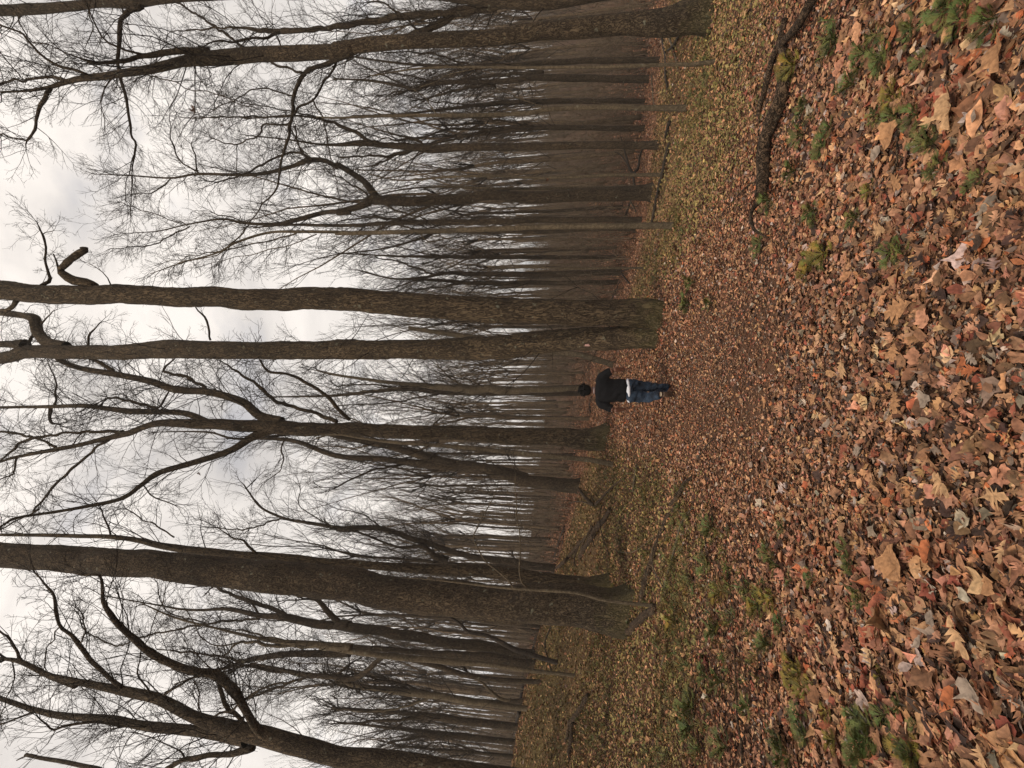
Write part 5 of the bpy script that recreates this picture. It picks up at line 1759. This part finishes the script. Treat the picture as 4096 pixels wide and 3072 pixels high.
def person():
    ft = at_depth(*S('S', 2690, 1562), 9.0)
    gz = float(ground(ft[0] - .02, 9.0))
    root = empty('person', (ft[0], 9.0, gz - .055), 'person walking away along the path in a black polo shirt and dark jeans', 'person')
    skin = plain('skin', (.13, .056, .034), .55, .4, .08, 30)
    black = plain('black_cotton', (.0065, .0065, .008), .85, .15, .25, 60, .2)
    white = plain('white_cotton', (.62, .64, .70), .8, .2, .06, 30, .3)
    denim = plain('dark_denim', (.007, .010, .018), .85, .2, col2=(.032, .052, .085), nscale=7, bump=.4)
    hairm = plain('black_hair', (.004, .0035, .0035), .8, .12, .5, 90, .8)
    shoe = plain('brown_shoe', (.085, .052, .034), .6, .3, .2, 50, .3)
    sole = plain('shoe_sole', (.085, .055, .038), .7, .2, .2, 50)
    rim = plain('shoe_rim', (.45, .38, .28), .7, .2, .1, 50)
    band = plain('black_collar', (.010, .010, .014), .8, .2, .2, 60)
    # x right, y ahead, z up; feet: right foot leads flat on the ground, left foot pushes off with the heel raised
    hipL, hipR = (-.095, .0, .90), (.095, .02, .90)
    knL, ankL = (-.112, .03, .50), (-.080, -.27, .315)
    knR, ankR = (.070, .13, .50), (.045, .19, .10)
    shL, shR = (-.20, .03, 1.385), (.20, .03, 1.385)
    elL, elR = (-.345, -.04, 1.12), (.355, -.04, 1.13)
    wrL, wrR = (-.320, .05, .90), (.380, .05, .91)
    body = []
    body.append(([(0, .0, .86), (0, 0, .95), (0, 0, 1.08), (0, .01, 1.25), (0, .02, 1.38), (0, .03, 1.45)], [.155, .15, .135, .155, .165, .09], [.10, .10, .095, .11, .105, .07]))
    body.append(([(0, .03, 1.42), (0, .035, 1.50), (0, .05, 1.57)], [.068, .060, .058], [.068, .060, .058]))
    body.append(([(0, .05, 1.535), (0, .055, 1.60), (0, .045, 1.67), (0, .04, 1.735), (0, .04, 1.775)], [.055, .070, .078, .066, .03], [.075, .095, .098, .085, .04]))
    body.append(([(0, .14, 1.64), (0, .165, 1.615)], [.014, .016], [.016, .016]))      # nose
    for s in (-1, 1):
        body.append(([(s * .074, .04, 1.655), (s * .082, .035, 1.62)], [.010, .010], [.020, .014]))   # ears
    for sh, el, wr in ((shL, elL, wrL), (shR, elR, wrR)):
        body.append(([sh, tuple((np.array(sh) + el) / 2), el], [.055, .048, .042], [.055, .048, .042]))
        mid = tuple(np.array(el) * .65 + np.array(wr) * .35)
        body.append(([el, mid, wr], [.042, .042, .028], [.042, .040, .026]))
    for hp, kn, an in ((hipL, knL, ankL), (hipR, knR, ankR)):
        body.append(([hp, tuple((np.array(hp) + kn) / 2), kn], [.085, .075, .058], [.09, .075, .058]))
        body.append(([kn, tuple(np.array(kn) * .6 + np.array(an) * .4), an], [.055, .055, .036], [.055, .058, .038]))
    for s, wr, el in ((-1, np.array(wrL), np.array(elL)), (1, np.array(wrR), np.array(elR))):
        d = (wr - el) / np.linalg.norm(wr - el)
        side = np.array([0, 1.0, 0]) - d * d[1]
        side /= np.linalg.norm(side)
        inw = np.array([-s * 1.0, 0, 0])
        inw = inw - d * (inw @ d)
        inw /= np.linalg.norm(inw)
        pal = wr + d * .085
        body.append(([wr - d * .01, wr + d * .04, pal], [.022, .018, .016], [.028, .038, .040]))
        for f, (o_, ln) in enumerate(((.030, .062), (.010, .072), (-.010, .068), (-.029, .052))):
            b0 = pal + side * o_ - d * .008
            b1 = b0 + d * ln * .45 + inw * .008
            b2 = b1 + d * ln * .25 + inw * ln * .38
            b3 = b2 + d * ln * .02 + inw * ln * .30
            body.append(([b0, b1, b2, b3], [.0095, .009, .0085, .0075], [.0095, .009, .0085, .0075]))
        t0 = wr + d * .03 + side * .030
        body.append(([t0, t0 + d * .030 + side * .020 + inw * .012, t0 + d * .055 + side * .018 + inw * .028], [.012, .0105, .009], [.012, .0105, .009]))
    remesh('body', body, .0055, skin, root, 3)
    # polo shirt: torso and two wide short sleeves
    shirt = [([(0, .005, .865), (0, .0, 1.00), (0, .0, 1.12), (0, .01, 1.26), (0, .02, 1.38), (0, .03, 1.455), (0, .035, 1.485)], [.212, .208, .206, .225, .225, .145, .078], [.135, .13, .125, .14, .135, .10, .075])]
    for sh, el in ((shL, elL), (shR, elR)):
        sh, el = np.array(sh), np.array(el)
        s = np.sign(sh[0])
        shirt.append(([np.array([s * .09, .025, 1.385]), sh + [s * .015, 0, -.015], sh * .5 + el * .5 + [s * .008, 0, 0], sh * .10 + el * .90], [.080, .086, .078, .070], [.095, .090, .078, .070]))
    remesh('shirt', shirt, .009, black, root, 5, wrinkle=.010, seed=5, wscale=11)
    hem = remesh('undershirt_hem', [([(0, .005, .80), (0, .003, .88), (0, .0, .93)], [.232, .220, .19], [.156, .144, .115])], .009, white, root, 3, wrinkle=.007, seed=9, wscale=18)
    hem.rotation_euler = (0, rad(-4), 0)       # it hangs lower on the left side
    hem.location = (.061, 0, -.012)
    remesh('collar', [([(0, .034, 1.475), (0, .037, 1.515)], [.078, .074], [.080, .076])], .006, white, root, 2)
    remesh('collar_band', [([(0, .033, 1.455), (0, .036, 1.492)], [.086, .080], [.086, .082])], .006, band, root, 2)
    jeans = [([(0, .0, .93), (0, .0, .86), (0, .01, .76)], [.170, .190, .170], [.115, .128, .12])]
    for hp, kn, an in ((hipL, knL, ankL), (hipR, knR, ankR)):
        hp, kn, an = np.array(hp), np.array(kn), np.array(an)
        jeans.append(([hp + [0, 0, -.02], hp * .5 + kn * .5, kn, kn * .55 + an * .45, an + [0, 0, -.035]], [.112, .110, .092, .080, .070], [.118, .106, .088, .082, .074]))
    remesh('jeans', jeans, .009, denim, root, 4, wrinkle=.012, seed=3, wscale=13)
    # shoes, each with its sole
    a = np.array(ankR)
    sh1 = remesh('shoe', [([a + [0, -.055, -.055], a + [0, .03, -.055], a + [.01, .12, -.068], a + [.012, .19, -.075]], [.040, .045, .046, .034], [.046, .046, .030, .020]),
                          ([a + [0, -.02, .01], a + [0, -.01, -.05]], [.045, .046], [.052, .052])], .006, shoe, root, 2)
    remesh('sole', [([a + [0, -.065, -.092], a + [0, .06, -.092], a + [.012, .20, -.092]], [.042, .048, .040], [.012, .012, .012])], .005, sole, sh1, 1)
    b = np.array(ankL)
    heel, ball, toe = b + [0, -.055, -.05], b + [.0, .045, -.20], b + [.0, .085, -.265]
    sh2 = remesh('shoe', [([heel + [0, .02, .005], (heel + ball) / 2 + [0, .01, .02], ball + [0, 0, .01], toe], [.042, .045, .047, .036], [.044, .040, .034, .022]),
                          ([b + [0, -.02, .01], b + [0, 0, -.05]], [.045, .046], [.052, .050])], .006, shoe, root, 2)
    remesh('sole', [([heel + [0, -.022, -.012], (heel + ball) / 2 + [0, -.03, -.024], ball + [0, -.018, -.026], toe + [0, .0, -.018]], [.043, .046, .048, .038], [.012, .012, .012, .010])], .005, sole, sh2, 1)
    remesh('heel_rim', [([heel + [-.04, -.012, .035], heel + [0, -.034, .028], heel + [.04, -.012, .035]], [.010, .012, .010], [.012, .014, .012])], .005, rim, sh2, 1)
    # hair: a cap with short tousled locks
    hair = [([(0, .03, 1.600), (0, .015, 1.65), (0, .025, 1.71), (0, .035, 1.765), (0, .04, 1.80)], [.066, .082, .088, .080, .05], [.080, .092, .098, .090, .055])]
    rr = np.random.default_rng(4)
    for _ in range(70):
        v = rr.normal(0, 1, 3)
        v[2] = abs(v[2]) * 1.2
        v[1] -= .2
        v /= np.linalg.norm(v)
        c = np.array([0, .03, 1.705])
        p = c + v * np.array([.083, .092, .088])
        tdir = v + rr.normal(0, .7, 3)
        tdir /= np.linalg.norm(tdir)
        hair.append(([p - v * .012, p + tdir * .018, p + tdir * .044], [.011, .009, .004], [.011, .009, .004]))
    ho = remesh('hair', hair, .0055, hairm, root, 1)
    # keep the face clear of hair
    me = ho.data
    n = len(me.vertices)
    co = np.empty(n * 3, np.float32)
    me.vertices.foreach_get('co', co)
    co = co.reshape(-1, 3)
    f = (co[:, 1] > .085) & (co[:, 2] < 1.70)
    co[f, 1] = .085 + (co[f, 1] - .085) * .1
    me.vertices.foreach_set('co', co.ravel())
    me.update()
    root.rotation_euler = (0, 0, rad(4))
    root.scale = (1.05, .98, .955)
    for o in root.children:      # a slightly larger head of hair
        if o.name.startswith('hair'):
            o.scale = (1.16, 1.1, 1.10)
            o.location = (0, -.004, -.200)
    return root


person()

# ------------------------------------------------------------------ air
def haze():
    x0, x1, y0, y1, z0, z1 = -230.0, 230.0, -12.0, 330.0, -30.0, 62.0
    V = [(x, y, z) for z in (z0, z1) for y in (y0, y1) for x in (x0, x1)]
    Q = [(0, 2, 3, 1), (4, 5, 7, 6), (0, 1, 5, 4), (2, 6, 7, 3), (0, 4, 6, 2), (1, 3, 7, 5)]
    m = bpy.data.materials.new('haze_air')
    m.use_nodes = True
    nt = m.node_tree
    nt.nodes.clear()
    out = nt.nodes.new('ShaderNodeOutputMaterial')
    pv = nt.nodes.new('ShaderNodeVolumePrincipled')
    pv.inputs['Color'].default_value = (.80, .76, .72, 1)
    pv.inputs['Density'].default_value = HAZE
    nt.links.new(pv.outputs[0], out.inputs['Volume'])
    tag(link('haze', fast_mesh('haze', V, Q, smooth=False), m), kind='stuff', label='thin damp air between the trees', cat='haze')


HAZE = .0011
haze()

# small dabs of pink paint on the bark of the left twin trunk
def paint():
    X, Y = S('E', 1578, 602)
    p = at_depth(X, Y, 10.6 - .30)
    m = plain('pink_paint', (.42, .25, .22), .7, .2, .2, 40)
    rr = np.random.default_rng(2)
    V, T = [(0, -.004, 0)], []
    n = 14
    for i in range(n):
        a = 6.283 * i / n
        r = rr.uniform(.7, 1.2)
        V.append((math.cos(a) * .030 * r, 0.002, math.sin(a) * .06 * r))
        T.append((0, 1 + i, 1 + (i + 1) % n))
    o = link('paint_mark', fast_mesh('paint_mark', np.array(V), None, np.array(T)), m)
    o.location = p
    return o


_pm = paint()
for _o in bpy.data.objects:
    if _o.name.startswith('twin_trunk_tree'):
        _l = Vector(_pm.location) - Vector(_o.location)
        _pm.parent = _o
        _pm.location = _l

C.cycles.max_bounces = 4
C.cycles.diffuse_bounces = 3
C.cycles.glossy_bounces = 1
C.cycles.transmission_bounces = 1
C.cycles.use_denoising = True
bpy.context.view_layer.update()
